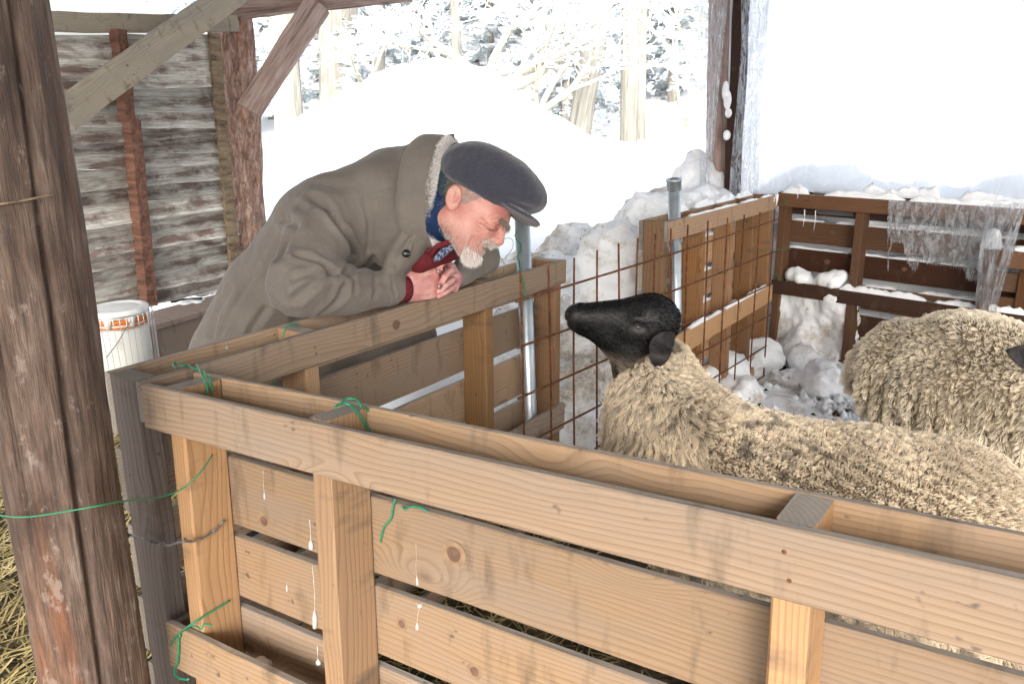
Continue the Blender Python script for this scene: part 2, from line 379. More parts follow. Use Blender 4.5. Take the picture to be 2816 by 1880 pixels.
def floorm():
    b = NB('barn_floor_litter'); P = b.coords((1, 1, 1), rand=False); n = b.noise(P, 7, 6, .7)
    c = b.ramp(n, [(.3, (.028, .019, .012)), (.5, (.07, .052, .03)), (.7, (.15, .115, .06))]); b.bump(b.noise(P, 50, 4), .9, .03); return b.col(c, .95)
M_FLOOR = floorm()
def strawm():
    b = NB('straw'); r = b.n('TexCoord').outputs['Object']; n = b.noise(r, 6, 3)
    return b.col(b.ramp(n, [(.3, (.13, .10, .045)), (.5, (.34, .27, .12)), (.7, (.52, .43, .22))]), .7)
M_STRAW = strawm()
def plasticm(name, lo=.16, hi=.74, wr=30, dif=.45):
    b = NB(name); P = b.coords((1, 1, 1), rand=False); t = b.t
    mp = b.n('Mapping'); mp.inputs['Scale'].default_value = (1, 1, .35); b.set(mp, 'Vector', P)
    n = b.noise(mp.outputs[0], wr, 5, .65, 1.2)
    tr = b.n('BsdfTransparent'); tl = b.n('BsdfTranslucent'); tl.inputs['Color'].default_value = (.90, .94, 1, 1)
    gl = b.n('BsdfGlossy'); gl.inputs['Roughness'].default_value = .18; df = b.n('BsdfDiffuse'); df.inputs['Color'].default_value = (.82, .88, .95, 1)
    bp = b.n('Bump'); bp.inputs['Strength'].default_value = .9; bp.inputs['Distance'].default_value = .03; b.set(bp, 'Height', n)
    for q in (tl, gl, df): t.links.new(bp.outputs[0], q.inputs['Normal'])
    m1 = b.n('MixShader'); m1.inputs[0].default_value = dif; t.links.new(tl.outputs[0], m1.inputs[1]); t.links.new(df.outputs[0], m1.inputs[2])
    m2 = b.n('MixShader'); t.links.new(b.ramp(n, [(.42, lo), (.64, hi)]), m2.inputs[0]); t.links.new(tr.outputs[0], m2.inputs[1]); t.links.new(m1.outputs[0], m2.inputs[2])
    lw = b.n('LayerWeight'); lw.inputs[0].default_value = .35; t.links.new(bp.outputs[0], lw.inputs['Normal'])
    m3 = b.n('MixShader'); t.links.new(b.math('MULTIPLY', lw.outputs['Fresnel'], .45), m3.inputs[0]); t.links.new(m2.outputs[0], m3.inputs[1]); t.links.new(gl.outputs[0], m3.inputs[2])
    t.links.new(m3.outputs[0], b.out.inputs['Surface']); return b.m
M_SHEET = plasticm('hazy_plastic_sheet', .78, .96, 4, .12); M_FLAP = plasticm('crumpled_plastic', .14, .72, 28)
# ---------------------------------------------------------------- setting: snow ground, barn floor, unseen roof
GZ = -.12
XM = np.array([.565, .825]); NM = np.array([-.825, .565]); XB = np.array([.735, -.678]); NBk = np.array([.678, .735])
def sstep(a, b, x): t = np.clip((x - a) / (b - a), 0, 1); return t * t * (3 - 2 * t)
def snow_h(x, y):
    dG = (x - .0) * NM[0] + (y - 3.0) * NM[1]; aG = x * XM[0] + (y - 3.0) * XM[1]
    dB = (x - 1.65) * NBk[0] + (y - 4.85) * NBk[1]; aB = (x - 1.65) * XB[0] + (y - 4.85) * XB[1]
    o1 = np.maximum(sstep(-1.15, -.5, x), sstep(6.0, 6.6, y)) * sstep(.18, .7, dG) * sstep(-.35, .35, aG) * (1 - sstep(-.3, .0, dB) * sstep(-.1, .2, aB))
    o2 = sstep(.16, .42, dB); o3 = sstep(6.6, 7.4, y)
    base = .38 + .012 * (y - 6) + .10 * np.sin(x * .5 + 1) * np.cos(y * .37)
    z = GZ - .03 + (base - GZ) * np.maximum(np.maximum(o1, o3), o2)
    z = z + .50 * np.exp(-((dB - .7) / .8) ** 2) * o2 * sstep(-.9, -.2, aB)
    z = z + 1.62 * np.exp(-((x + .95) ** 2) / (2 * 1.5 ** 2) - ((y - 11.) ** 2) / (2 * 1.5 ** 2))
    z = z + .9 * sstep(3.5, 12, x) * sstep(4, 10, y) + 2.5 * sstep(18, 45, y) 
    return z
def spaced(lo, hi, c, n, k=2.6):
    t = np.linspace(-1, 1, n); s = np.sinh(k * t) / math.sinh(k); return np.where(s < 0, c + (c - lo) * s, c + (hi - c) * s)
def make_snow_ground():
    gx = spaced(-90, 90, 1., 300, 4.2); gy = spaced(-60, 160, 5., 300, 4.2)
    X, Y = np.meshgrid(gx, gy, indexing='ij'); Z = snow_h(X, Y)
    V = np.stack([X, Y, Z], -1).reshape(-1, 3); amp = sstep(0, .35, V[:, 2] - GZ)
    for i in np.nonzero((amp > 0) & (V[:, 1] < 40) & (abs(V[:, 0]) < 25))[0]:
        V[i, 2] += amp[i] * (.09 * fbm(V[i] * 1.0, 4, 1.1) + .035 * fbm(V[i], 3, 5.))
    n, m = X.shape; i = np.arange(n - 1)[:, None] * m + np.arange(m - 1)[None]; i = i.ravel()
    F = np.stack([i, i + m, i + m + 1, i + 1], -1)
    tag(mesh('snow_ground', V, F, M_SNOW, None, Matrix.Identity(4)), kind='structure')
make_snow_ground()
def make_floor():
    pts = [(-7, -4), (6, -4), (6, .95), (1.72, 4.9), (1.5, 4.75), (.0, 3.0), (-.45, 3.6), (-.9, 4.4), (-1.2, 6.9), (-7, 6.9)]
    gx = np.linspace(-7, 6, 131); gy = np.linspace(-4, 6.9, 110)
    from mathutils.geometry import intersect_point_tri_2d
    def inside(x, y):
        c = False; j = len(pts) - 1
        for i in range(len(pts)):
            (xi, yi), (xj, yj) = pts[i], pts[j]
            if (yi > y) != (yj > y) and x < (xj - xi) * (y - yi) / (yj - yi) + xi: c = not c
            j = i
        return c
    V = [(x, y, GZ + .02 * fbm((x, y, 0), 4, 3.)) for x in gx for y in gy]; m = len(gy); F = []
    for i in range(len(gx) - 1):
        for j in range(m - 1):
            if inside((gx[i] + gx[i + 1]) / 2, (gy[j] + gy[j + 1]) / 2): F.append([i * m + j, (i + 1) * m + j, (i + 1) * m + j + 1, i * m + j + 1])
    tag(mesh('barn_floor', V, F, M_FLOOR, None, Matrix.Identity(4)), kind='structure')
make_floor()

# unseen roof implied by the posts, added to shade the pens; edges set for daylight
rf = thing('unseen_shade_roof', (-.6, 3, 2.9), 'unseen corrugated roof added above the sheep pens to shade them', 'roof')
fr0 = (np.array([0, 0, 0.]), np.array([1., 0, 0]), np.array([0, 1., 0]), np.array([0, 0, 1.]))
M_ROOF = plain('galvanised_roof_sheet', (.30, .31, .32), .5, .4, .3)
for k in range(9):
    x0 = -3.3 + k * .80; V = []; F = []
    for i in range(25):
        x = x0 + .80 * i / 24; y1 = min(5.25, 4.85 + (.12 - .678 * (x - 1.65)) / .735); z = 2.92 + .018 * math.cos(i * math.pi / 2)
        V += [(x, ROOF_Y0, z - .15), (x, y1, z)]
    F = [[2 * i, 2 * i + 2, 2 * i + 3, 2 * i + 1] for i in range(24)]
    mesh('roof_sheet', V, F, M_ROOF, rf, smooth=True)
for y in (ROOF_Y0 + .4, 0., 2.4, 4.3, 5.1): board('purlin', fr0, (-3.2, min(3.8, 1.65 + (.05 - .735 * (y - 4.85)) / .678)), (y, y + .07), (2.72, 2.82), [M_BRACE, M_EDGE], rf, seg=2)

# ---------------------------------------------------------------- pallets stood on edge as fences
def pallet(fr, L, st, rear, front, T, label, group, mats, smats, omit=None, h=1.08, sw=.047, rearL=None, foreL=None):
    O, X, Y, Z = fr
    root = thing('wooden_pallet', O + X * L / 2 + Y * T / 2 - Z * h, label, 'pallet', group)
    for i, (c0, c1) in enumerate(front):
        a0, a1 = (foreL[i] if foreL else (0, L))
        board('deck_board', fr, (a0, a1), (0, .0195), (-c1, -c0), mats[i % len(mats)], root)
    for i, (c0, c1) in enumerate(rear):
        board('slat', fr, (.002, L - .004), (T - .0195, T), (-c1, -c0), mats[(i + 1) % len(mats)], root, seg=5, jit=.002)
    for i, s in enumerate(st):
        board('stringer', fr, (s, s + sw), (.0205, T - .0205), (-h, -.001), smats[i % len(smats)], root, ch=.004, edge=0)
    return root
REAR = [(0, .145), (.177, .331), (.362, .515), (.548, .70), (.735, .885), (.92, 1.08)]
FRONT = [(0, .093), (.56, .665), (.985, 1.08)]
frF = frame((-.7719 + .003, 1.5618, .955), -.5887, .0403, -.0886)
frM = frame((-.7741, 1.5727, .955), .9708, -.0286, .0033)
frG = frame((.6866, 3.4381, .9765), .9682, -.0325, -.0262)
frB = frame((1.6073, 4.8026, .9279), -.7449, -.0065, .0012)
GP = 'wooden pallets stood on edge as pen fences'
palF = pallet(frF, 1.82, [.054, .475, 1.289, 1.745], [(0, .145), (.175, .331), (.359, .504), (.53, .69), (.72, .88), (.915, 1.08)], [(0, .094), (.54, .645), (.985, 1.08)], .1417,
    'large pine pallet fence nearest of all along the bottom, wired to the log post', GP, [[M_PINE, M_EDGE]], [[M_ORANGE, M_EDGE]])
palM = pallet(frM, 1.7546, [0, .4581, 1.2482, 1.7065], [(0, .145), (.179, .333), (.367, .528), (.555, .70), (.735, .885), (.92, 1.08)], [(0, .09), (.58, .689), (.985, 1.08)], .1404,
    'pine pallet fence the man in the flat cap leans on, green wire on its end', GP, [[M_PINE_L, M_EDGE]], [[M_GREYW, M_EDGE], [M_ORANGE, M_EDGE], [M_ORANGE, M_EDGE], [M_MID, M_EDGE]])
palG = pallet(frG, 1.5863, [.0, .4491, 1.2155 - .35, 1.2155, 1.53], [(0, .13), (.156, .303), (.336, .473), (.505, .65), (.68, .83), (.87, 1.08)], [(0, .087), (.534, .641), (.985, 1.08)], .14,
    'brown pallet fence with snow on its boards behind the second steel pipe', GP, [[M_MIDL, M_EDGE], [M_MIDL, M_EDGE]], [[M_MID, M_MID]])
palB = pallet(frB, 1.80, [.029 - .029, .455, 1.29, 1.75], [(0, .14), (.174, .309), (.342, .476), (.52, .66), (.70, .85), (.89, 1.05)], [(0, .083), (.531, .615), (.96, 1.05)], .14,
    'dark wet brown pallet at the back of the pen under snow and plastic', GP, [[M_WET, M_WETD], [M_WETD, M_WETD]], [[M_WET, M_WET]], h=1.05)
# two more pallets that carry on to the right edge of the frame
frB2 = frame(atp(2716, 573, frB[0] + frB[1] * 1.86, np.array([1., 0.3, 0])), -.74, -.005, 0)
O2 = frB[0] + frB[1] * 1.86 + frB[2] * .05; frB2 = frame(O2, -.7449, -.01, 0)
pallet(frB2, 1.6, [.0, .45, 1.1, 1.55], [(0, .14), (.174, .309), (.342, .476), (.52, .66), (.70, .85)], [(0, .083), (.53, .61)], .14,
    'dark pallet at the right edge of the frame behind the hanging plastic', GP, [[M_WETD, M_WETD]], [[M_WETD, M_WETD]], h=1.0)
O3 = atz(2707, 684, .72); frB3 = frame(O3, -.70, -.01, 0)
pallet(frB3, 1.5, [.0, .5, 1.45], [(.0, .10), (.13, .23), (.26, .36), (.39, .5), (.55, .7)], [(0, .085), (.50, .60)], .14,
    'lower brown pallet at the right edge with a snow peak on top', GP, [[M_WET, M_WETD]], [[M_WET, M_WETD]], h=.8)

# ---------------------------------------------------------------- logs, beams and the plank wall
def log(name, P0, P1, r0, r1, m, parent=None, n=40, seg=60, rough=.012, lump=.02, seed=0, cracks=0, origin=None, bend=0):
    P0 = np.array(P0, float); P1 = np.array(P1, float); L = np.linalg.norm(P1 - P0); ez = (P1 - P0) / L
    ex = unit(np.cross(ez, [0.1, 1, .05])); ey = np.cross(ez, ex); V = []; F = []; R = random.Random(seed)
    cr = [(R.uniform(0, 6.28), R.uniform(0, L), R.uniform(.3, .9) * L, R.uniform(.0025, .007), R.uniform(-.3, .3)) for _ in range(cracks)]
    for i in range(seg + 1):
        t = i / seg; rr = r0 + (r1 - r0) * t
        bx = bend * math.sin(math.pi * t)
        for k in range(n):
            a = 2 * math.pi * k / n; q = (math.cos(a) * rr * 6 + seed, math.sin(a) * rr * 6, t * L * .8)
            d = lump * fbm(q, 3, 1.) + rough * fbm((q[0] * 4, q[1] * 4, q[2] * 3), 3, 1.)
            for (ca, cz, cl, cw, sl) in cr:
                u = abs((t * L - cz) / cl)
                if u < .5:
                    da = (a - ca - sl * (t * L - cz) + math.pi) % (2 * math.pi) - math.pi
                    d -= .020 * math.exp(-(da * rr / (cw * (1 - 1.6 * u) + .002)) ** 2) * (1 - 2 * u) ** .5
            V.append(((rr + d) * math.cos(a) + bx, (rr + d) * math.sin(a), t * L))
    F = [[i * n + k, i * n + (k + 1) % n, (i + 1) * n + (k + 1) % n, (i + 1) * n + k] for i in range(seg) for k in range(n)]
    F.append(list(range(n - 1, -1, -1))); F.append([seg * n + k for k in range(n)])
    return mesh(name, V, F, m, parent, basis(ex, ey, ez, P0))

# near post at the left edge
A = atp(262, 1860, (0, 1.36, 0), np.array([0, 1., 0])); B = atp(-34, 60, (0, 1.36, 0), np.array([0, 1., 0]))
ax = unit(B - A); P0 = A - ax * ((A[2] - GZ + .05) / ax[2]); P1 = A + ax * ((2.75 - A[2]) / ax[2])
post = log('log_post', P0, P1, .098, .088, M_BIG, None, 280, 240, .004, .009, 3, 12)
tag(post, 'thick cracked reddish brown log post at the left edge in front of the fence corner', 'post')
V, F = tube([P0 + ax * ((1.37 - P0[2]) / ax[2]) + np.array([.10 * math.cos(t), .10 * math.sin(t), .012 * math.cos(t - 1)]) for t in np.linspace(-2.1, -.5, 14)], .002, 5)
mesh('cord', V, F, M_SLAB, post)
# plank wall
W0 = np.array([-2.35, 4.97, 0]); WX = unit([.505, .863, 0]); WN = np.array([WX[1], -WX[0], 0]); WZ = np.array([0, 0, 1.])
def wl_(U, V, off=0.): p = atp(U, V, W0 + WN * off, WN); return np.dot(p - W0, WX), p[2]
wall = thing('plank_wall', W0 + np.array([0, 0, GZ]), 'grey and brown weathered plank wall of the shed at upper left', 'wall')
aL = wl_(90, 400)[0] - .15; aR = wl_(606, 400)[0] + .02
tops = [(98, 98), (137, 132), (172, 160), (200, 196), (240, 228), (296, 298), (335, 338), (380, 352), (402, 402), (446, 432), (500, 470), (538, 508), (600, 552), (645, 590), (672, 620), (712, 640), (755, 690), (792, 722), (835, 752)]
tops = [(98 + (l - 98) * 1.06, 98 + (r_ - 98) * 1.055) for l, r_ in tops]
for i in range(len(tops) - 1):
    (l0, r0), (l1, r1) = tops[i], tops[i + 1]
    a1, zt1 = wl_(230, l0); a2, zt2 = wl_(600, r0); _, zb1 = wl_(230, l1); _, zb2 = wl_(600, r1)
    def zz(z1, z2, a): return z1 + (z2 - z1) * (a - a1) / (a2 - a1)
    gap = .010 if i in (11, 15) else (-.012)
    n = 12; V = []; F = []; thk = .022; er = aR - (rnd.uniform(0, .05) if i in (9, 10, 11, 12, 14) else 0)
    for k in range(n + 1):
        a = aL + (er - aL) * k / n; t_ = zz(zt1, zt2, a) - gap * .5 * (1 if k > 6 else .2) + rnd.uniform(-.004, .004); b_ = zz(zb1, zb2, a) + gap * .5 * (1 if k > 6 else .2) + rnd.uniform(-.004, .004)
        of = .038; mid = (t_ + b_) / 2
        V += [(a, 0, t_), (a, of * .2, t_), (a, of + thk, b_), (a, of, b_)]
    cx = (aL + er) / 2; cz = (zz(zt1, zt2, cx) + zz(zb1, zb2, cx)) / 2
    V = [(x - cx, y, z - cz) for x, y, z in V]
    for k in range(n):
        q = k * 4
        for j in range(4): F.append([q + j, q + (j + 1) % 4, q + 4 + (j + 1) % 4, q + 4 + j])
    F.append([3, 2, 1, 0]); F.append([n * 4 + j for j in range(4)])
    P = W0 + WX * cx + WZ * cz
    mesh('plank', V, F, M_PLANK, wall, basis(WX, WN, WZ, P), smooth=False)
def wboard(name, q0, q1, wid, thk, off, m, parent):
    """board on the wall from one place to another, wid wide, lying off..off+thk in front of the planks"""
    (a0, z0), (a1, z1) = wl_(*q0, off), wl_(*q1, off); p0 = W0 + WX * a0 + WZ * z0; p1 = W0 + WX * a1 + WZ * z1
    ex = unit(p1 - p0); ez = unit(np.cross(ex, WN)); fr = (p0 + WN * off, ex, WN, ez)
    return board(name, fr, (0, np.linalg.norm(p1 - p0)), (0, thk), (-wid / 2, wid / 2), m, parent, seg=8, jit=.004)
wboard('stud', (312, 84), (338, 330), .065, .08, .045, M_STUD, wall)
wboard('stud', (348, 330), (397, 838), .075, .085, .045, M_STUD, wall)
wboard('edge_slab', (583, 92), (641, 745), .085, .03, .05, M_SLAB, wall)
tag(wboard('top_rail', (60, 62), (640, 66), .105, .06, .0, [M_BRACE, M_EDGE], None), 'flat grey rail across the shed top above the plank wall', 'beam')
br = wboard('brace_board', (170, 318), (660, -36), .17, .035, .22, [M_BRACE, M_EDGE], None)
tag(br, 'pale sawn board running diagonally up across the plank wall', 'brace')
# second post with its beam and brace
PA = aty(699, 860, 5.75); PB = aty(641, 48, 5.95)
pp = unit(PB - PA); p_lo = PA - pp * ((PA[2] - GZ + .05) / pp[2])
post2 = log('log_post', p_lo, PB, .145, .118, M_LOG, None, 56, 180, .022, .02, 8, 2)
tag(post2, 'bark covered log post between the plank wall and the man', 'post')
bm = log('log_beam', aty(590, 2, 5.88), aty(1010, -42, 6.0) + np.array([.3, 0, 0]), .125, .115, M_LOG2, None, 40, 80, .01, .012, 12, 3)
tag(bm, 'round horizontal log beam at the top of the bark covered post', 'beam')
b2 = log('log_brace', aty(687, 306, 5.62), aty(872, 12, 5.80), .080, .088, M_LOG2, None, 40, 80, .010, .012, 21, 3)
tag(b2, 'short bare log brace slanting from the bark post up to the beam', 'brace')
for vv in (262, 599, 672):
    c0 = PA + pp * ((aty(680, vv, 5.8)[2] - PA[2]) / pp[2]); V, F = tube([c0 + np.array([.137 * math.cos(t), .137 * math.sin(t), .01 * math.sin(t)]) for t in np.linspace(-2.6, -.2, 12)], .0025, 4)
    mesh('binding_wire', V, F, M_GWIRE if vv > 400 else M_SWIRE, post2)

# bench in front of the wall, with a tool and snow on it
bz = .25
fb = (np.array([*(W0 + WN * .30)[:2], 0.]), WX, -WN, np.array([0, 0, 1.]))
bench = thing('low_bench', fb[0] + WX * .2 + np.array([0, 0, GZ]), 'low wooden plank bench in front of the shed wall, snow on its top', 'bench')
board('seat_board', fb, (-1.2, 1.15), (-.03, .285), (bz - .035, bz), [M_BENCH, M_BENCH], bench, seg=6)
board('front_board', fb, (-1.2, 1.15), (-.012, .018), (bz - .24, bz - .036), [M_BENCH, M_BENCH], bench, seg=6)
for a in (-1.1, .2, 1.05): board('leg', fb, (a, a + .06), (.03, .2), (GZ, bz - .037), [M_GREYW, M_EDGE], bench, seg=1)

# ---------------------------------------------------------------- steel pipes driven in behind the rails
def pipe(Ptop, Pbot, r, label, cap=True):
    o = thing('steel_pipe', Pbot, label, 'pipe', 'galvanised pipes holding the fences')
    d = unit(np.array(Ptop) - Pbot); n = 24; L = np.linalg.norm(np.array(Ptop) - Pbot); ex = unit(np.cross(d, [0, 1, .1])); ey = np.cross(d, ex)
    prof = [(r, 0), (r, L), (r - .004, L), (r - .004, L - .25)]
    def lathe(name, prof):
        V = [P + 0 for z in ()] 
        V = [np.array(Pbot) + d * z + (ex * math.cos(2 * math.pi * k / n) + ey * math.sin(2 * math.pi * k / n)) * q for (q, z) in prof for k in range(n)]
        F = [[i * n + k, i * n + (k + 1) % n, (i + 1) * n + (k + 1) % n, (i + 1) * n + k] for i in range(len(prof) - 1) for k in range(n)]
        mesh(name, V, F, M_GALV, o)
    lathe('tube', prof)
    if cap: lathe('collar', [(r + .001, L - .05), (r + .006, L - .045), (r + .006, L - .006), (r + .009, L - .005), (r + .009, L + .004), (r - .006, L + .005)])
    return o
def fpt(fr, a, b, c): return fr[0] + fr[1] * a + fr[2] * b + fr[3] * c
pM = frM[0] + frM[2] * .075
nM = frM[2]
q0 = atp(1434, 560, pM, nM); q1 = atp(1458, 1160, pM, nM); dq = unit(q0 - q1)
pipe(q0, q1 - dq * ((q1[2] - GZ + .04) / dq[2]), .028, 'galvanised steel pipe under the peak of the cap, wound with green wire')
pG = frG[0] + frG[2] * .07
q0 = atp(1853, 494, pG, nM); q1 = atp(1860, 915, pG, nM); dq = unit(q0 - q1)
pipe(q0, q1 - dq * ((q1[2] - GZ + .04) / dq[2]), .0275, 'galvanised steel pipe with a collar standing at the brown pallet end')

# ---------------------------------------------------------------- welded mesh panel
_a = .9682 - .045; mX = np.array([math.cos(_a), math.sin(_a), 0]); mN = np.array([-mX[1], mX[0], 0]); m0 = frG[0] - frG[2] * .022
mA = atp(1434, 822, m0, mN); mB = atp(2136, 602.5, m0, mN)
wmesh = thing('wire_mesh_panel', (mA + mB) / 2 - np.array([0, 0, .9]), 'rusty welded steel rod mesh between the pine pallet and the brown pallet', 'mesh panel')
def mp_(U, V): return atp(U, V, mA, mN)
vb = [(1431, 746, 1440, 1193), (1508, 730, 1514, 1205), (1579, 709, 1581, 1220), (1642, 688, 1642, 1231), (1701, 670, 1700, 1000), (1754, 655, 1750, 900), (1802, 643, 1797, 900), (1845, 628, 1842, 869), (1892, 618, 1884, 927), (1947, 607, 1933, 981), (2001, 599, 1977, 1064), (2047, 590, 2018, 1085), (2090, 583, 2057, 1099), (2131, 575, 2099, 1045)]
for (u0, v0, u1, v1) in vb:
    p0 = mp_(u0, v0); p1 = mp_(u1, v1); d = unit(p1 - p0); zb = GZ + .03 if u0 < 1850 else min(p1[2], .1); p1 = p0 + d * ((zb - p0[2]) / d[2])
    P = smoothline([p0, (p0 * .6 + p1 * .4) + mN * rnd.uniform(-.006, .006), p1], 3)
    V, F = tube(P, .0042, 6); mesh('rod', V, F, M_RUST, wmesh)
rows = [((1418, 827), (2133, 603)), ((1422, 953), (2127, 691)), ((1424, 1092), (2119, 780)), ((1424, 1226), (2115, 865)), ((1424, 1352), (2104, 950)), ((1424, 1478), (2099, 1031))]
for (a, b) in rows:
    p0 = mp_(*a) - mN * .008; p1 = mp_(*b) - mN * .008; p0 = p0 - unit(p1 - p0) * .01
    V, F = tube(smoothline([p0, (p0 + p1) / 2 + np.array([0, 0, -.006]), p1], 4), .0042, 6); mesh('rod', V, F, M_RUST, wmesh)
print('mesh dist', mA, mB, mp_(2057, 1099))
# ---------------------------------------------------------------- snow heaps and lumps
def snow_blobs(name, blobs, label, m=None, h=.025, k=.09, amp=.05, cat='snow heap', parent=None, group=None, fine=.02, boxes=()):
    B = np.array([tuple(b) if len(b) > 4 else tuple(b) + (.9,) for b in blobs], float)
    def fn(P):
        d = None
        for b in B:
            e = s_ell(P, b[:3], (b[3], b[3], b[3] * b[4])); d = e if d is None else smin(d, e, k)
        for (c, r, ez) in boxes:
            q = np.abs(P - np.array(c)) - np.array(r); e = np.linalg.norm(np.maximum(q, 0), axis=1) + np.minimum(q.max(1), 0) - ez; d = e if d is None else smin(d, e, k)
        return d
    Q = B[:, 3] * np.maximum(B[:, 4], 1); lo = [(B[:, i] - Q).min() - .06 for i in range(3)]; hi = [(B[:, i] + Q).max() + .06 for i in range(3)]
    for (c, r, ez) in boxes: lo = [min(lo[i], c[i] - r[i] - .05) for i in range(3)]; hi = [max(hi[i], c[i] + r[i] + .05) for i in range(3)]
    V, F = nets(fn, lo, hi, h); N = vnormals(V, F)
    for i in range(len(V)):
        p = V[i]; c = noise.cell_vector(Vector(p * 9)); 
        vd = noise.voronoi(Vector(p * 7), distance_metric='DISTANCE')[0]
        V[i] = p + N[i] * (amp * fbm(p, 4, 3.2) + fine * fbm(p, 3, 13.) + amp * 1.0 * (.35 - min(vd[0], .6)) + amp * .55 * (.35 - min(noise.voronoi(Vector(p * 21))[0][0], .6)))
    o = mesh(name, V, F, m or M_SNOW, parent); 
    if label: tag(o, label, cat, group)
    return o
snow_blobs('snow_heap', [(.95, 4.9, .62, .36), (1.15, 5.15, .70, .30), (.72, 4.7, .50, .34), (.52, 3.98, .62, .20, 1.5), (.50, 3.98, .25, .30, 1.2), (.42, 4.3, .35, .38), (1.25, 5.0, .78, .2), (.80, 4.75, .80, .17), (1.0, 4.75, .82, .16), (1.27, 5.28, 1.03, .12), (1.20, 5.2, .98, .12), (1.33, 5.2, .96, .10), (1.24, 5.25, 1.10, .07)],
    'tall lumpy snow heap behind the brown pallet and the collared pipe', M_SNOWD, .026, .08, .05)
snow_blobs('snow_heap', [(.27, 3.62, .06, .36), (.08, 3.52, -.05, .32), (.40, 3.85, .18, .33), (.12, 4.05, .08, .38), (-.05, 4.5, .12, .36), (.2, 4.9, .28, .36), (.45, 5.3, .40, .32), (.22, 3.75, .36, .14), (.36, 3.98, .44, .13), (.02, 4.2, .34, .16), (.05, 3.75, .24, .13), (.15, 4.5, .42, .18), (-.22, 4.9, .32, .16), (.3, 4.6, .52, .13), (.55, 3.62, .02, .26)],
    'dirty trodden snow heap seen through the rod mesh behind the black sheep head', M_SNOWD2, .024, .06, .055)
def bp(a, b, c): return fpt(frB, a, b, c)
def bl(p, r, s=.9): return (p[0], p[1], p[2], r, s)
snow_blobs('snow_heap', [*[bl(bp(a_, .13, c_), .10) for a_ in (.06, .15, .24, .33, .42) for c_ in (-.60, -.72, -.84, -.96)], bl(bp(.12, .0, -.98), .10), bl(bp(.28, -.05, -.99), .12), bl(bp(.40, .0, -1.0), .09), bl(bp(.2, .06, -.86), .08)],
    'snow pushed through the open lower part of the dark back pallet', M_SNOWD, .016, .05, .035)
snow_blobs('snow_chunk', [bl(bp(.10, .05, -.495), .055), bl(bp(.17, .05, -.50), .06), bl(bp(.24, .05, -.52), .035), bl(bp(.31, .05, -.50), .05), bl(bp(.37, .05, -.49), .06), bl(bp(.40, .05, -.46), .035), bl(bp(.14, .05, -.46), .03)],
    'clump of snow lying on the middle board of the dark back pallet', M_SNOW, .011, .02, .02, 'snow chunk', fine=.008)
for (u, v, r, lb) in [(2270, 1045, .15, 'big smooth snow block on the pen floor left of the far sheep'), (2180, 1040, .10, 'grey snow lump on the pen floor left of the big snow block'), (2075, 985, .15, 'snow pile in the pen corner behind the end of the rod mesh'), (1990, 1020, .17, 'snow pile behind the rod mesh just right of the sheep neck'), (2040, 1075, .12, 'low snow lump at the foot of the rod mesh end')]:
    p = atz(u, v, GZ + r * .55); B = [(p[0], p[1], GZ + r * .45, r, .85)]
    for _ in range(11): B.append((p[0] + rnd.uniform(-1, 1) * r * .9, p[1] + rnd.uniform(-1, 1) * r * .9, GZ + rnd.uniform(.1, .9) * r, r * rnd.uniform(.25, .5), .85))
    snow_blobs('snow_lump', B, lb, M_SNOW if r > .13 else M_SNOWD, .013, .018, .035, 'snow lump', fine=.022)
snow_blobs('snow_heap', [bl(bp(a, .14 + .34 + .1 * math.sin(a * 9), -.12 + .05 * math.sin(a * 5.3 + 1)), .22 + .05 * math.sin(a * 13), .8) for a in np.arange(-.15, 3.0, .2)],
    'long bank of snow heaped against the outside of the dark back pallet', M_SNOW, .03, .1, .06, fine=.02)
p = atz(2790, 850, .30); snow_blobs('snow_heap', [(p[0], p[1], .02, .24, 1.2), (p[0] + .02, p[1], .30, .13, 1.5), (p[0] + .2, p[1] - .1, .1, .25), (p[0] + .05, p[1], .48, .07, 1.4)],
    'white snow cone standing in the gap at the right edge', M_SNOW, .018, .06, .02, fine=.01)
p = atz(2735, 672, .74); snow_blobs('snow_peak', [(p[0], p[1] + .02, .725, .05, .6), (p[0] + .0, p[1] + .02, .76, .035, 1.6), (p[0] + .1, p[1] - .06, .72, .045, .5), (p[0] + .2, p[1] - .14, .72, .045, .5)],
    'small pointed snow peak on top of the lower brown pallet at the right edge', M_SNOW, .009, .02, .01, 'snow chunk', fine=.004)
def strip(fr, a0, a1, b0, b1, c, h, label, seed=0, dens=1.):
    R = random.Random(seed); V = []; F = []; n = int((a1 - a0) / .012); m = 7
    for i in range(n + 1):
        a = a0 + (a1 - a0) * i / n; t = max(0, (.5 + 1.2 * fbm((a * 6, seed, 0), 3, 1.)) * dens); e = min(1, i / 4, (n - i) / 4) * min(1, t)
        for j in range(m):
            s = j / (m - 1); b = b0 + (b1 - b0) * s; z = c + h * e * math.sin(math.pi * s) ** .5 * (1 + .5 * fbm((a * 25, s * 3, seed), 2, 1.)) - (.006 if e < .15 else 0)
            if j in (0, m - 1): z = c - .003
            V.append(fpt(fr, a, b, z))
    F = [[i * m + j, (i + 1) * m + j, (i + 1) * m + j + 1, i * m + j + 1] for i in range(n) for j in range(m - 1)]
    return tag(mesh('snow_strip', V, F, M_SNOW), label, 'snow', 'snow lying on the fence boards')
strip(frB, 0.02, 1.85, -.004, .022, .001, .03, 'thin snow line along the top board of the dark back pallet', 1, 1.6)
strip(frB, .02, 1.8, .118, .145, .001, .05, 'thicker snow ridge along the outer top board of the dark back pallet', 2, 2)
strip(frB, .4, 1.72, -.003, .024, -.530, .03, 'snow lying along the middle board of the dark back pallet', 3, 1.5)
strip(frB, .03, 1.25, .118, .143, -.173, .012, 'thin snow on the upper slat of the dark back pallet', 4, 1.3)
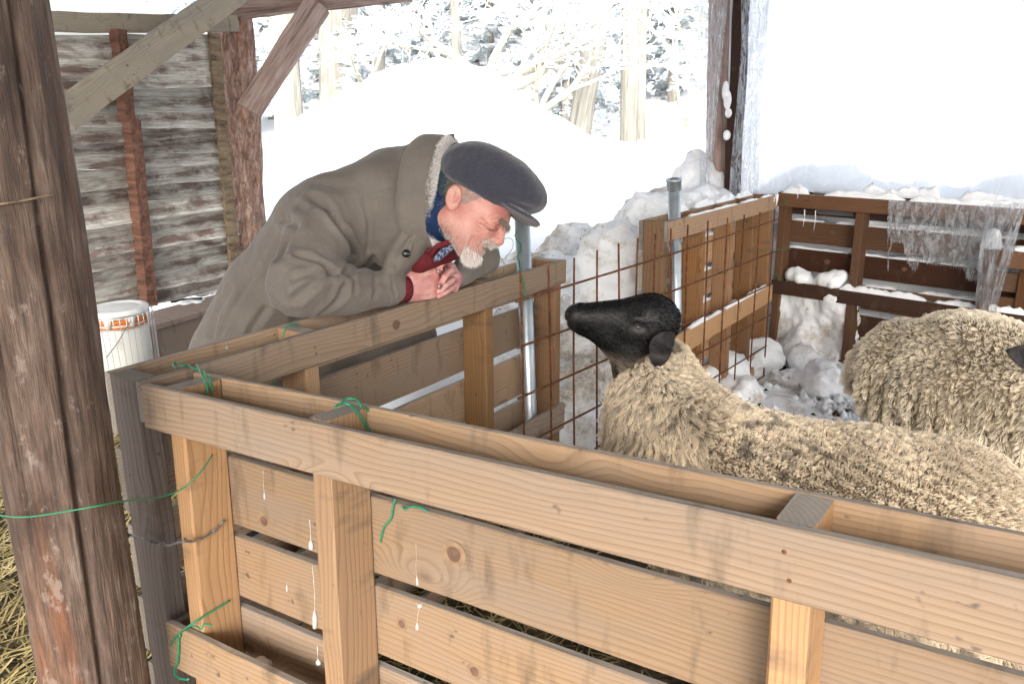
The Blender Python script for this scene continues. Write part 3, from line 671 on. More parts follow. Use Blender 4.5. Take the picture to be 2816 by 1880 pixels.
strip(frB, .03, 1.7, .118, .143, -.341, .012, 'thin snow on the second slat of the dark back pallet', 5, 1.3)
strip(frB, .5, 1.7, .118, .143, -.519, .014, 'thin snow on the third slat of the dark back pallet', 6, 1.3)
strip(frG, .25, 1.5, -.002, .021, .001, .007, 'sparse snow crumbs on the top board of the brown pallet', 7, 1.)
strip(frG, .30, 1.5, .118, .142, .001, .03, 'snow along the outer top board of the brown pallet', 8, 1.5)
strip(frG, .28, 1.5, -.003, .022, -.533, .018, 'snow along the middle board of the brown pallet', 9, 1.2)
for q, c in enumerate((-.156, -.336, -.505)): strip(frG, .5, 1.2, .117, .143, c, .015, ['snow on the upper slat of the brown pallet', 'snow on the second slat of the brown pallet', 'snow on the lower slat of the brown pallet'][q], 10 + q, 1.4)
# icicle-like snow run hanging over the corner of the brown pallet
for (fr, a, b, c0, L, w), lb in zip([(frG, 1.545, -.006, .0, .065, .012), (frG, 1.50, -.005, -.012, .03, .006), (frB, .17, -.004, -.09, .10, .0035), (frB, .235, -.004, -.09, .12, .003), (frB, .12, -.004, 0, .03, .004)], ['fat white run of frozen snow over the far corner of the brown pallet', 'small white snow streak left of the fat frozen run', 'left thin icicle hanging from the dark back pallet rail', 'right thin icicle hanging from the dark back pallet rail', 'tiny icicle at the very top corner of the dark back pallet']):
    P = [fpt(fr, a, b, c0), fpt(fr, a + .004, b - .002, c0 - L * .5), fpt(fr, a, b, c0 - L)]
    V, F = tube(smoothline(P, 4), [w * (1 - .85 * i / 8) for i in range(9)], 6); tag(mesh('icicle', V, F, M_SNOW), lb, 'icicle', 'frozen runs of snow on the far fence')
# snow crumbs strewn on the dung between the pens
V = []; F = []; R = random.Random(5)
ico = [(0, 0, 1), (.9, 0, .2), (-.3, .85, .2), (-.7, -.5, .2), (.3, -.85, .2), (0, 0, -.6)]; icf = [[0, 1, 2], [0, 2, 3], [0, 3, 4], [0, 4, 1], [5, 2, 1], [5, 3, 2], [5, 4, 3], [5, 1, 4]]
def crumbs(name, n, area, rr, m, label, z0=GZ):
    V = []; F = []
    for i in range(n):
        u = R.random(); v = R.random(); A_, B_, C_, D_ = [np.array(q) for q in area]
        p = (A_ * (1 - u) + B_ * u) * (1 - v) + (D_ * (1 - u) + C_ * u) * v; r = R.uniform(*rr) * (1 if R.random() < .9 else 1.8); k = len(V); a = R.random() * 6.28
        for q in ico: V.append((p[0] + r * (q[0] * math.cos(a) - q[1] * math.sin(a)) * R.uniform(.7, 1.3), p[1] + r * (q[0] * math.sin(a) + q[1] * math.cos(a)) * R.uniform(.7, 1.3), z0 + r * .4 + r * q[2] * R.uniform(.7, 1.2)))
        F += [[j + k for j in f] for f in icf]
    return tag(mesh(name, V, F, m, None, Matrix.Identity(4)), label, kind='stuff')
corner = [(1.35, 4.3), (2.2, 3.9), (1.9, 2.9), (.85, 3.4)]
crumbs('snow_crumbs', 2600, corner, (.006, .028), M_SNOW, 'crumbled snow strewn over the pen floor')
crumbs('dung_clods', 700, corner, (.006, .024), M_FLOOR, 'dung clods mixed with the snow on the pen floor')
pts = [(-.2, 3.2), (.7, 3.35), (1.45, 4.5), (2.1, 4.3), (2.6, 3.2), (1.6, 2.6), (.5, 2.6)]
V = [(x + .3 * 0, y, GZ + .035 + .02 * fbm((x, y, 0), 3, 5.)) for x, y in pts]
gx = np.linspace(.2, 2.8, 60); gy = np.linspace(2.6, 4.6, 50)
V = [(x, y, GZ + .028 + .05 * fbm((x, y, 3), 4, 2.2) - .25 * max(0, abs((x - 1.45) * .6 + (y - 3.6) * .5) - .5)) for x in gx for y in gy]
F = [[i * 50 + j, (i + 1) * 50 + j, (i + 1) * 50 + j + 1, i * 50 + j + 1] for i in range(59) for j in range(49) if (gx[i] - 1.5) * .68 + (gy[j] - 4.7) * .735 < .02 and (gx[i]) * .825 - (gy[j] - 3.0) * .565 > .0]
tag(mesh('trodden_snow', V, F, M_SNOWD2, None, Matrix.Identity(4)), kind='structure')

# ---------------------------------------------------------------- straw
def straw(name, n, areas, label, ln=(.06, .18), wd=.0028, lift=.02):
    V = []; F = []
    for i in range(n):
        x0, x1, y0, y1 = R.choice(areas); x = R.uniform(x0, x1); y = R.uniform(y0, y1); z = GZ + R.uniform(.0, lift)
        a = R.uniform(0, 6.28); L = R.uniform(*ln); el = R.gauss(0, .22); d = np.array([math.cos(a) * math.cos(el), math.sin(a) * math.cos(el), abs(math.sin(el))]); s = np.array([-math.sin(a), math.cos(a), 0]) * wd * R.uniform(.5, 1)
        b = np.array([0, 0, R.uniform(-.01, .012)]); p = np.array([x, y, z]); k = len(V)
        for t in (0, .5, 1): q = p + d * L * t + b * (1 if t == .5 else 0); V += [q - s, q + s + np.array([0, 0, wd * .5])]
        F += [[k, k + 1, k + 3, k + 2], [k + 2, k + 3, k + 5, k + 4]]
    return tag(mesh(name, V, F, M_STRAW, None, Matrix.Identity(4), smooth=False), label, kind='stuff')
straw('straw', 15000, [(-2.4, -.95, .3, 1.9), (-2.2, -1.0, .9, 1.9), (-2.6, -1.1, 1.9, 4.0)], 'loose straw on the barn floor left of the log post')
straw('straw', 8000, [(-1.0, .2, 2.0, 4.0), (-.7, 1.5, .9, 3.0), (-1.4, -.2, 3, 5)], 'trampled straw on the floor of the pen and behind the leaning man', (.04, .12), .0022, .012)

# ---------------------------------------------------------------- trees beyond
def trunk(P, u_top, h, r, bend=.0, m=None, lean=None, seed=0, fork=None, label='', name='cedar_tree', crown=None, group=None, rt=.72, n=22):
    t = thing(name, P, label, 'tree', group); P = np.array(P); P[2] -= .3
    L = np.array(lean if lean is not None else (0, 0, 0)); T_ = P + np.array([0, 0, h]) + L
    log('trunk', P, T_, r, r * rt, m or M_CEDAR, t, n, 50, r * .07, r * .10, seed, 0, bend=bend)
    return t
def branch_tree(P, h, r, seed, label, dirs, name='bare_tree', depth=4, group=None, spread=.55, twig=.9):
    t = thing(name, P, label, 'tree', group); RR = random.Random(seed); W = []; S = []
    def grow(p, d, L, r, lv):
        pts = [p]; q = p; dd = d
        for i in range(4):
            dd = unit(dd + np.array([RR.gauss(0, .16), RR.gauss(0, .16), RR.gauss(0, .12) + (.03 if lv < 2 else -.01)])); q = q + dd * L / 4; pts.append(q)
        rr = [r * (1 - .45 * i / 4) for i in range(5)]; W.append(tube(pts, rr, 7 if lv < 2 else (5 if lv < 3 else 3)))
        up = [x + np.array([0, 0, .55 * y + .01]) for x, y in zip(pts, rr)]; 
        if abs(unit(pts[-1] - pts[0])[2]) < .93: S.append(tube(up, [y * .75 + .007 for y in rr], 5 if lv < 3 else 3))
        if lv < depth:
            for k in range(RR.choice((2, 3, 3)) if lv else 3):
                f = RR.uniform(.35, 1) if k else 1; i = int(f * 4); ax_ = unit(np.array([RR.gauss(0, 1), RR.gauss(0, 1), RR.gauss(0, .6)])); nd = unit(dd + ax_ * spread * RR.uniform(.7, 1.5)); grow(pts[i], nd, L * RR.uniform(.5, .8), rr[i] * RR.uniform(.45, .68), lv + 1)
    for d in dirs: grow(np.array(P) - np.array([0, 0, .1]), unit(d), h, r, 0)
    V, F = join(W); mesh('branches', V, F, M_BRANCH, t); V, F = join(S); tag(mesh('snow_cover', V, F, M_SNOW, t), kind='stuff'); return t
M_NEEDLE = plain('washed_out_needles', (.42, .49, .50), .7, .2, 0, 3, (.60, .65, .66), 0, (.4, .7))  # needle colour lightened to stand in for haze and glare
def conifer_meshes(seed, h, r, dens=1.):
    RR = random.Random(seed); A_ = []; B_ = []; V1 = []; F1 = []; V2 = []; F2 = []
    def quad(V, F, c, u, v):
        k = len(V); V += [c - u - v, c + u - v, c + u + v, c - u + v]; F.append([k, k + 1, k + 2, k + 3])
    nw = int(h / .45)
    for w in range(nw):
        z = h * (.06 + .92 * w / nw); rr = r * (1 - (w / nw)) ** .8 + .15
        for b in range(RR.randint(6, 8)):
            a = RR.uniform(0, 6.28); L = rr * RR.uniform(.65, 1.1); d = np.array([math.cos(a), math.sin(a), 0]); side = np.array([-math.sin(a), math.cos(a), 0]); n = max(3, int(L / .16))
            for i in range(n):
                t = (i + 1) / n; c0 = d * L * t + np.array([0, 0, z + .12 * t - .42 * L * t * t])
                for s in range(int(3 * dens) + 1):
                    off = side * RR.gauss(0, .16 * (1.2 - t * .6)) + np.array([0, 0, RR.gauss(0, .05)]); c = c0 + off; u = unit(d * RR.uniform(-.2, 1) + side * RR.gauss(0, .8)) * RR.uniform(.04, .10); v = unit(np.array([RR.gauss(0, .5), RR.gauss(0, .5), 1])) * RR.uniform(.015, .05)
                    quad(V1, F1, c - np.array([0, 0, .05]), u, v)
                    if RR.random() < .85: quad(V2, F2, c + np.array([0, 0, .02]), u * 1.5, unit(np.cross(u, v)) * RR.uniform(.04, .08) + np.array([0, 0, .03]))
    return V1, F1, V2, F2
CON = []
for sd in (1, 2, 3):
    V1, F1, V2, F2 = conifer_meshes(sd, 9 + sd, 1.9 + .2 * sd)
    m1 = bpy.data.meshes.new('foliage'); m1.from_pydata([tuple(p) for p in V1], [], F1); m1.materials.append(M_NEEDLE)
    m2 = bpy.data.meshes.new('snow_cover'); m2.from_pydata([tuple(p) for p in V2], [], F2); m2.materials.append(M_SNOW); CON.append((m1, m2, 9 + sd))
def conifer(x, y, k, rot, label, sc=1.):
    z = float(snow_h(np.array(x), np.array(y))); t = thing('snowy_conifer', (x, y, z), label, 'tree', 'snow laden conifers in the wood')
    m1, m2, h = CON[k]
    for nm, m in (('foliage', m1), ('snow_cover', m2)):
        o = bpy.data.objects.new(nm, m); put(o, t, Matrix.Translation((x, y, z)) @ Matrix.Rotation(rot, 4, 'Z') @ Matrix.Scale(sc, 4))
    log('trunk', (x, y, z - .2), (x, y, z + h * sc * .95), .16 * sc, .02, M_CEDAR, t, 10, 12, .008, .01, int(x * 10))
for i, (u, y, lb) in enumerate([(900, 17, 'snow laden conifer between the two cedar trunks left of the snow mound'), (640, 21, 'snow laden conifer hidden behind the bark covered post'), (740, 24, 'snow laden conifer behind the nearest cedar trunk'), (1010, 27, 'far snow laden conifer right of the wide cedar trunk'), (1180, 31, 'faint snow laden conifer straight above the snow mound'),
        (1440, 24, 'snow laden conifer behind the forked bare tree'), (1560, 20, 'snow laden conifer left of the pale leaning trunk'), (1660, 27, 'snow laden conifer between the two pale trunks'), (1850, 25, 'snow laden conifer right of the straight pale trunk'), (2150, 28, 'snow laden conifer dimly seen through the plastic left part'), (2450, 24, 'snow laden conifer dimly seen through the middle of the plastic'), (2780, 27, 'snow laden conifer dimly seen through the plastic at the right edge'), (1310, 28, 'snow laden conifer left of the forked bare tree')]):
    d = ray(u, 230); conifer(d[0] * y, d[1] * y * 1.0, i % 3, i * 1.3, lb, 1. + .1 * (i % 2))
def gp(u, y): d = ray(u, 250); x = d[0] / d[1] * y; return (x, y, float(snow_h(np.array(x), np.array(y))))
def upto(u0, v0, y): p = aty(u0, v0, y); return p
GT = 'cedar trunks in the snow'
def stem(u0, v0, u1, y, wpx, label, seed, m=None, group=None, bend=0):
    p = aty(u0, v0, y); q = aty(u1, 0, y); d = (q - p); h = 7.; e = d / d[2] * h; r = wpx / 2 / FPX * y * 1.02
    t = thing('cedar_tree', (p[0], p[1], p[2]), label, 'tree', group); lo = p - d / d[2] * .9
    log('trunk', lo, p + e, r * 1.05, r * .85, m or M_CEDAR, t, 30, 90, r * .06, r * .10, seed, 0, bend=bend); return t
stem(800, 428, 772, 13., 72, 'thick olive cedar trunk just right of the slanting log brace', 31)
stem(930, 260, 932, 17., 92, 'widest cedar trunk at the top left of the snow mound', 32)
stem(1042, 230, 1040, 24., 30, 'thin faint trunk right of the widest cedar trunk', 33)
stem(1600, 350, 1672, 16., 62, 'pale leaning trunk between the forked bare tree and the straight trunk', 34, bend=.12)
stem(1729, 335, 1734, 17., 44, 'straight pale trunk left of the plastic covered post', 35)
stem(1762, 330, 1766, 18.5, 26, 'thin stem added for the shaded side of the straight pale trunk', 36)  # extra stem standing in for the shaded side of the trunk above
stem(1600, 190, 1598, 21., 34, 'dark trunk at the top edge behind the pale leaning trunk', 37)
stem(1255, 150, 1250, 22., 24, 'thin mossy trunk above the right side of the snow mound', 38)
stem(875, 180, 872, 22., 20, 'thin dark trunk between the olive trunk and the widest trunk', 39)
stem(1350, 170, 1345, 26., 18, 'thin distant trunk behind the forked bare tree', 41)
p = aty(1342, 250, 13.5); branch_tree(p, 1.15, .085, 3, 'forked bare snow covered tree right above the snow mound', [(.05, .1, 1), (.75, .1, .75), (-.45, 0, 1.1), (1, .2, .35)], depth=5)
p = aty(1480, 300, 13.5); branch_tree(p, 1.3, .05, 8, 'low bare snow covered bush right of the snow mound', [(.5, 0, 1), (.9, .1, .6), (-.3, .1, 1)], depth=5)
p = aty(1890, 330, 13.); branch_tree(p, 1.4, .035, 13, 'thin snow covered sapling left of the plastic covered post', [(.2, 0, 1), (-.35, 0, 1.), (.6, .1, .8)], depth=5)
p = aty(1640, 120, 16.); branch_tree(p, 1.1, .07, 17, 'snowy boughs spreading over the pale leaning trunk', [(-.8, 0, .6), (.7, 0, .8), (.1, 0, 1)], depth=5)
p = aty(1010, 250, 15.); branch_tree(p, 1.1, .035, 23, 'snow loaded low shrub left of the snow mound top', [(-.5, 0, .6), (.5, 0, .8), (.9, 0, .3)], depth=5)

# ---------------------------------------------------------------- post with plastic on the right
PP = aty(1985, 470, 5.25); PQ = aty(1992, 0, 5.25); dd = unit(PQ - PP)
pr = log('log_post', PP - dd * ((PP[2] - GZ) / dd[2]), PP + dd * (2.75 - PP[2]), .10, .09, M_LOG2, None, 40, 120, .01, .012, 51, 2)
tag(pr, 'dark post wrapped in clear plastic right of the snowy trees', 'post')
frP = (aty(1999, 470, 5.10), unit(np.array([1, -.35, 0])), unit(np.array([.35, 1, 0])), np.array([0, 0, 1.]))
tag(board('batten_board', frP, (-.012, .085), (-.02, .03), (-.45, 2.2 - 0), [M_WETD, M_WETD], None, seg=8, jit=.006), 'dark nailed board up the front of the plastic wrapped post', 'board')
for (u, v, lb) in [(1998, 372, 'lowest small dab of snow on the dark board of the plastic wrapped post'), (2003, 312, 'small dab of snow in the middle of the dark board'), (2001, 275, 'long patch of snow stuck to the dark board below the plastic strip'), (1995, 250, 'upper end of snow stuck to the dark board beside the plastic')]:
    p = aty(u, v, 5.05); tag(snow_blobs('snow_dab', [(p[0], p[1], p[2], .022, 1.4 if v > 300 else 2.6)], None, M_SNOW, .006, .01, .008, fine=.003), lb, 'snow', 'snow dabs on the dark board')
def sheet(name, fn, nu, nv, m, parent=None):
    V = [fn(i / nu, j / nv) for j in range(nv + 1) for i in range(nu + 1)]; w = nu + 1
    F = [[j * w + i, j * w + i + 1, (j + 1) * w + i + 1, (j + 1) * w + i] for j in range(nv) for i in range(nu)]
    return mesh(name, V, F, m, parent)
S0 = np.array([1.34, 5.22, 0])
def f_main(s, t):
    a = s * 4.2; z = .80 + t * 2.05; p = S0 + XB3 * (a + .02) + np.array([0, 0, z]); amp = .012 + .035 * math.exp(-a * 2.2)
    return p - NB3 * (amp * math.sin(a * 70 / (1 + a * 2.5) + z * 2.5) + .03 * fbm((a * 1.2, z * .5, 0), 3, 1.))
XB3 = np.array([XB[0], XB[1], 0]); NB3 = np.array([NBk[0], NBk[1], 0])
tag(sheet('plastic_sheet', f_main, 260, 40, M_SHEET), 'large milky plastic sheet hung across the back of the pen at upper right', 'plastic sheet')
def f_l(s, t):
    z = .95 + t * 1.85; w = .055 + .075 * t; c = aty(1962, 300, 5.02); return np.array([c[0] - .03 + (s - .5) * 2 * w * (1 - .5 * (1 - t)), 5.02 + .03 * math.sin(s * 21 + z * 1.4) + .02 * fbm((s * 3, z * 2, 1), 2, 1.), z])
tag(sheet('plastic_strip', f_l, 50, 50, M_FLAP), 'clear plastic strip hanging in folds left of the dark board', 'plastic strip')
def f_r(s, t):
    z = .85 + t * 1.95; c = aty(2052, 300, 5.0); return np.array([c[0] + (s - .5) * .16 * (1 + .25 * math.sin(z * 3)), 4.98 - s * .06 + .02 * math.sin(s * 26 + z * 6) + .015 * fbm((s * 4, z * 3, 4), 2, 1.), z])
tag(sheet('plastic_strip', f_r, 50, 60, M_FLAP), 'crinkled clear plastic strip gathered right of the dark board', 'plastic strip')
# torn flap over the dark pallet
xs = [2444, 2452, 2462, 2470, 2488, 2500, 2512, 2524, 2535, 2560, 2600, 2655, 2662, 2690, 2712, 2722]; ys = [690, 640, 668, 664, 662, 715, 735, 745, 712, 722, 726, 734, 765, 770, 735, 625]
def f_flap(s, t):
    u = 2446 + s * 276; v1 = np.interp(u, xs, ys) + 6 * math.sin(u * .9); v0 = np.interp(u, [2446, 2722], [548, 566]); v = v0 + (v1 - v0) * t
    p = atp(u, v, fpt(frB, 0, -.012, 0), frB[2]); return p - frB[2] * (.012 + .022 * abs(fbm((u * .035, v * .03, 0), 4, 1.)) + .02 * t)
tag(sheet('plastic_flap', f_flap, 110, 60, M_FLAP), 'torn crumpled plastic flap hanging over the dark back pallet', 'plastic sheet')
def tail(pts, w, label, fr=frB, off=-.03):
    P = smoothline([atp(u, v, fpt(fr, 0, off, 0), fr[2]) for u, v in pts], 6); V = []; F = []
    for i, p in enumerate(P): q = w * (.5 + .5 * abs(math.sin(i * 1.3))) ; V += [p - frB[1] * q, p - frB[2] * .006 * math.sin(i), p + frB[1] * q]
    for i in range(len(P) - 1): F += [[3 * i, 3 * i + 1, 3 * i + 4, 3 * i + 3], [3 * i + 1, 3 * i + 2, 3 * i + 5, 3 * i + 4]]
    return tag(mesh('plastic_shred', V, F, M_FLAP), label, 'plastic shred')
tail([(2446, 552), (2450, 600), (2447, 640), (2452, 670), (2443, 700), (2442, 745)], .006, 'thin plastic shred dangling left of the torn flap')
def f_rf(s, t):
    u0 = 2712 + s * 110; u1 = 2682 + s * 60; v = 560 + t * 310; u = u0 + (u1 - u0) * min(1, t * 1.1); p = atp(u, v, fpt(frB3, 0, -.04, 0), frB3[2]) 
    return p - frB3[2] * (.03 * math.sin(s * 16 + t * 3) + .025 * fbm((s * 6, t * 3, 2), 3, 1.))
tag(sheet('plastic_flap', f_rf, 60, 70, M_FLAP), 'long gathered plastic flap hanging at the right edge over the lower pallet', 'plastic sheet')
# ---------------------------------------------------------------- bucket in its wire basket
def lathe(name, P, prof, m, parent=None, n=48, fm=None):
    V = [(q * math.cos(2 * math.pi * k / n), q * math.sin(2 * math.pi * k / n), z) for q, z in prof for k in range(n)]
    F = [[i * n + k, i * n + (k + 1) % n, (i + 1) * n + (k + 1) % n, (i + 1) * n + k] for i in range(len(prof) - 1) for k in range(n)]
    F.append(list(range(n - 1, -1, -1))); F.append([(len(prof) - 1) * n + k for k in range(n)])
    return mesh(name, V, F, m, parent, Matrix.Translation(Vector(P)))
bt = aty(322, 842, 4.05); zt = bt[2]; bx, by = bt[0], bt[1]
bk = thing('bucket', (bx, by, GZ + .05), 'white plastic bucket with ribbed lid and orange rim behind the log post', 'bucket')
lathe('body', (bx, by, 0), [(.118, GZ + .06), (.138, zt - .06), (.141, zt - .02)], M_BUCKET, bk)
lathe('rim_band', (bx, by, 0), [(.1405, zt - .072), (.1455, zt - .070), (.1455, zt - .045), (.1405, zt - .043)], M_ORNG, bk)
lathe('rim_band', (bx, by, 0), [(.139, zt - .092), (.1425, zt - .091), (.1425, zt - .082), (.139, zt - .081)], M_ORNG, bk)
n = 96; V = []
for k in range(n):          # the lid with tabs that reach down over the orange rim
    a = 2 * math.pi * k / n; tb = .045 if (k % 12) < 3 else .0; c, s = math.cos(a), math.sin(a)
    for q, z in [(.001, -.004), (.10, -.004), (.112, -.007), (.118, .000), (.142, .0), (.149, -.006), (.1505, -.040 - tb), (.147, -.041 - tb)]: V.append((bx + q * c, by + q * s, zt + z))
F = [[k * 8 + j, ((k + 1) % n) * 8 + j, ((k + 1) % n) * 8 + j + 1, k * 8 + j + 1] for k in range(n) for j in range(7)]
mesh('lid', V, F, M_BUCKET, bk)
ba = thing('wire_basket', (bx, by, GZ), 'bright wire basket standing round the white bucket', 'wire basket')
for k in range(34):
    a = 2 * math.pi * k / 34; c, s = math.cos(a), math.sin(a)
    P = [(bx + q * c, by + q * s, z) for q, z in [(.150, GZ + .01), (.158, GZ + .2), (.166, zt - .09), (.166, zt - .03), (.160, zt - .022)]]
    V, F = tube(P, .0016, 4); mesh('wire', V, F, M_CHROME, ba)
for z, q in [(GZ + .01, .15), (zt - .09, .166), (zt - .025, .163), (GZ + .15, .157)]:
    V, F = tube([(bx + q * math.cos(t), by + q * math.sin(t), z) for t in np.linspace(0, 6.2832, 49)], .0022, 4); mesh('ring', V, F, M_CHROME, ba)
hp = [(360, 882), (345, 905), (322, 944), (292, 983)]
V, F = tube(smoothline([aty(u, v, by - .172) for u, v in hp], 4), .0026, 5); mesh('handle', V, F, M_SWIRE, ba)
# things on the bench
p0 = atz(470, 828, bz + .012); p1 = atz(556, 820, bz + .02)
V, F = tube(smoothline([p0, (p0 + p1) / 2 + np.array([0, 0, .004]), p1], 5), [.014 if i < 3 else .008 for i in range(11)], 8); tag(mesh('tool_handle', V, F, M_BLACK), 'black tool handle lying on the low bench in the snow', 'tool')
snow_blobs('snow_patch', [tuple(atz(u, v, bz)) + (.028, .5) for u, v in [(502, 834), (518, 832), (534, 829), (550, 826), (510, 836), (545, 831), (556, 823)]], 'flat patch of snow along the tool handle on the bench', M_SNOW, .008, .02, .008, 'snow', fine=.004)
p = atz(551, 812, bz); snow_blobs('snow_chunk', [(p[0], p[1], bz + .03, .045, .9), (p[0] + .03, p[1] + .01, bz + .02, .035)], 'cube like lump of snow on the bench beside the tool handle', M_SNOW, .009, .02, .006, 'snow chunk', fine=.004)
snow_blobs('snow_patch', [tuple(atz(u, v, bz)) + (.022, .4) for u, v in [(520, 811), (535, 808), (575, 802), (590, 799), (603, 797), (598, 803), (580, 806), (552, 806), (563, 804)]], 'thin snow line on the bench at the foot of the plank wall', M_SNOW, .008, .02, .006, 'snow', fine=.004)

# ---------------------------------------------------------------- wires
def wire(pts, r, m, label, k=5, cat='wire', name='wire', wig=.0):
    P = smoothline(pts, k)
    if wig: P = P + np.array([[fbm((i * .5, 0, s * 9.), 2, 1.) * wig for s in range(3)] for i in range(len(P))])
    V, F = tube(P, r, 5); return tag(mesh(name, V, F, m), label, cat)
def cc(x, y): return 250 + x / 4.238, 780 + y / 4.238
def ca(x, y): return 700 + x / 3.915, 800 + y / 3.915
def c6(x, y): return x / 1.6, 900 + y / 1.6
def cb(x, y): return 1200 + x / 2.614, 650 + y / 2.614
def c7(x, y): return 900 + x / 2.01, 1100 + y / 2.01
pl = []
for (x, y), yy in zip([(-60, 810), (30, 830), (150, 830), (400, 790), (530, 765), (700, 745), (800, 710), (880, 640), (935, 560)], [1.23, 1.235, 1.24, 1.25, 1.30, 1.42, 1.47, 1.50, 1.55]): pl.append(aty(*c6(x, y), yy))
wire(pl, .0016, M_GWIRE, 'long green wire running from the log post to the first pallet stringer')
def onF(pts, off, z=None): return [atp(u, v, fpt(frF, 0, off, 0), frF[2]) for u, v in pts]
def sideF(pts, a): return [atp(u, v, fpt(frF, a, 0, 0), frF[1]) for u, v in pts]
def top(pts, z): return [atz(u, v, z) for u, v in pts]
zF1 = .966; zF2 = .985
wire(top([cc(*q) for q in [(1000, 985), (960, 950), (985, 915), (1060, 960), (1130, 950), (1200, 990), (1280, 1010)]], zF1) + sideF([cc(*q) for q in [(1340, 1040), (1350, 1075), (1405, 1105), (1385, 1150), (1420, 1240)]], .106), .0022, M_GWIRE, 'twisted green wire with a loop over the corner of the nearest pallet', wig=.002)
wire(top([cc(*q) for q in [(1235, 935), (1265, 1000), (1290, 1045)]], zF1 + .002) + sideF([cc(*q) for q in [(1320, 1120), (1355, 1200), (1362, 1300)]], .107), .0022, M_GWIRE, 'green wire crossing the corner block of the nearest pallet')
a2 = .475 + .047 + .004
wire(top([ca(*q) for q in [(860, 1245), (930, 1210), (975, 1165), (1060, 1160), (1125, 1190), (1145, 1235)]], zF2 + .006) + sideF([ca(*q) for q in [(1200, 1255), (1260, 1340), (1320, 1430), (1385, 1560)]], a2), .0024, M_GWIRE, 'kinked green wire over the middle block of the nearest pallet', wig=.003)
wire(top([ca(*q) for q in [(870, 1240), (940, 1213), (1020, 1222)]], zF2 + .004) + sideF([ca(*q) for q in [(1090, 1285), (1170, 1390), (1250, 1535)]], a2), .0026, M_GWIRE, 'smooth green wire over the middle block of the nearest pallet')
wire(onF([c7(*q) for q in [(375, 545), (362, 600), (352, 655), (312, 705), (294, 782)]], .118), .002, M_GWIRE, 'short green wire end hanging in front of the upper slat')
wire(onF([c7(*q) for q in [(412, 588), (432, 600), (455, 588), (500, 588), (555, 612)]], .118), .002, M_GWIRE, 'small green wire twist under the front rail', wig=.003)
wire(sideF([c6(*q) for q in [(1012, 1200), (930, 1250)]], .108) + onF([c6(*q) for q in [(840, 1305), (770, 1365), (752, 1398)]], -.004), .0022, M_GWIRE, 'green wire bound round the foot of the first stringer')
wire(onF([c6(*q) for q in [(800, 1330), (850, 1310), (885, 1325), (900, 1303), (932, 1310)]], -.006), .002, M_GWIRE, 'curled green wire end on the lower front board', wig=.002)
wire(onF([c6(*q) for q in [(790, 1345), (786, 1400), (784, 1460), (768, 1520), (800, 1545), (832, 1545)]], -.005), .0024, M_GWIRE, 'green wire hanging down the left end of the lower front board', wig=.003)
gw = [aty(*c6(x, y), yy) for (x, y), yy in zip([(540, 800), (520, 795), (492, 825), (490, 860), (510, 890)], [1.50, 1.45, 1.42, 1.42, 1.44])] + [atp(*c6(x, y), fpt(frF, 0, -.012 if x < 700 else .012, 0), frF[2]) for x, y in [(560, 912), (620, 930), (660, 942)]] + [atp(*c6(x, y), fpt(frF, 0, .012, 0), frF[2]) for x, y in [(700, 952), (745, 960)]] + sideF([c6(*q) for q in [(800, 942), (840, 942), (900, 925), (960, 880), (987, 848)]], .109)
wire(gw, .0018, M_SWIRE, 'twisted grey wire tying the pallet stringer to the log post', wig=.003)
wire([p + np.array([.002, -.002, .004]) for p in gw[3:]], .0016, M_SWIRE, 'second strand of the grey wire round the first stringer', wig=.008)
pw = frM[0] + frM[2] * .04
wire([atp(*cb(*q), pw, nM) for q in [(570, -40), (575, 20), (602, 50), (605, 105), (582, 145), (598, 195), (600, 240)]] + [atp(*cb(*q), frM[0] - frM[2] * .008, nM) for q in [(618, 290), (632, 345), (634, 405), (622, 440)]], .0024, M_GWIRE, 'twisted green wire on the pipe under the peak of the cap', wig=.006)
wire([atp(*cb(*q), pw, nM) for q in [(480, 22), (520, 12), (550, 32), (545, 90), (495, 156)]], .001, M_GWIRE, 'thin green wire curling off the pipe beside the nose')
wire([atp(*cb(*q), pw, nM) for q in [(442, 70), (450, 130), (485, 190), (482, 240), (472, 280)]], .0011, M_GWIRE, 'thin green wire hanging into the gap of the fence beside the sleeve')
wire([atp(*ca(*q), frM[0] + frM[2] * .03, nM) for q in [(300, 505), (320, 440), (355, 385), (405, 350), (485, 356)]], .0022, M_GWIRE, 'green wire loop over the block below the sleeve')
wire([atp(*ca(*q), frM[0] - frM[2] * .004, nM) for q in [(195, 960), (205, 985), (212, 1010)]], .002, M_GWIRE, 'tiny green wire end under the rail the man leans on')
def cd(x, y): return 1700 + x / 2.412, 500 + y / 2.412
wire([atp(*cd(*q), frG[0] - frG[2] * .01, frG[2]) for q in [(900, 455), (960, 458), (1040, 452)]] + [atp(*cd(*q), frB[0] - frB[2] * .02, frB[2]) for q in [(1110, 450), (1160, 435)]], .0015, M_GWIRE, 'thin green wire tying the brown pallet to the back pallet')
wire([atp(*cd(*q), frB[0] - frB[2] * .01, frB[2]) for q in [(1095, 110), (1118, 125), (1100, 150), (1080, 165)]], .0018, M_GWIRE, 'green wire knot at the top corner of the dark back pallet', wig=.004)
wire([atp(*cd(*q), frB[0] - frB[2] * .02, frB[2]) for q in [(1020, 640), (1045, 610), (1070, 630), (1060, 655), (1090, 650)]], .0018, M_GWIRE, 'green wire knot in the middle of the pen corner', wig=.006)

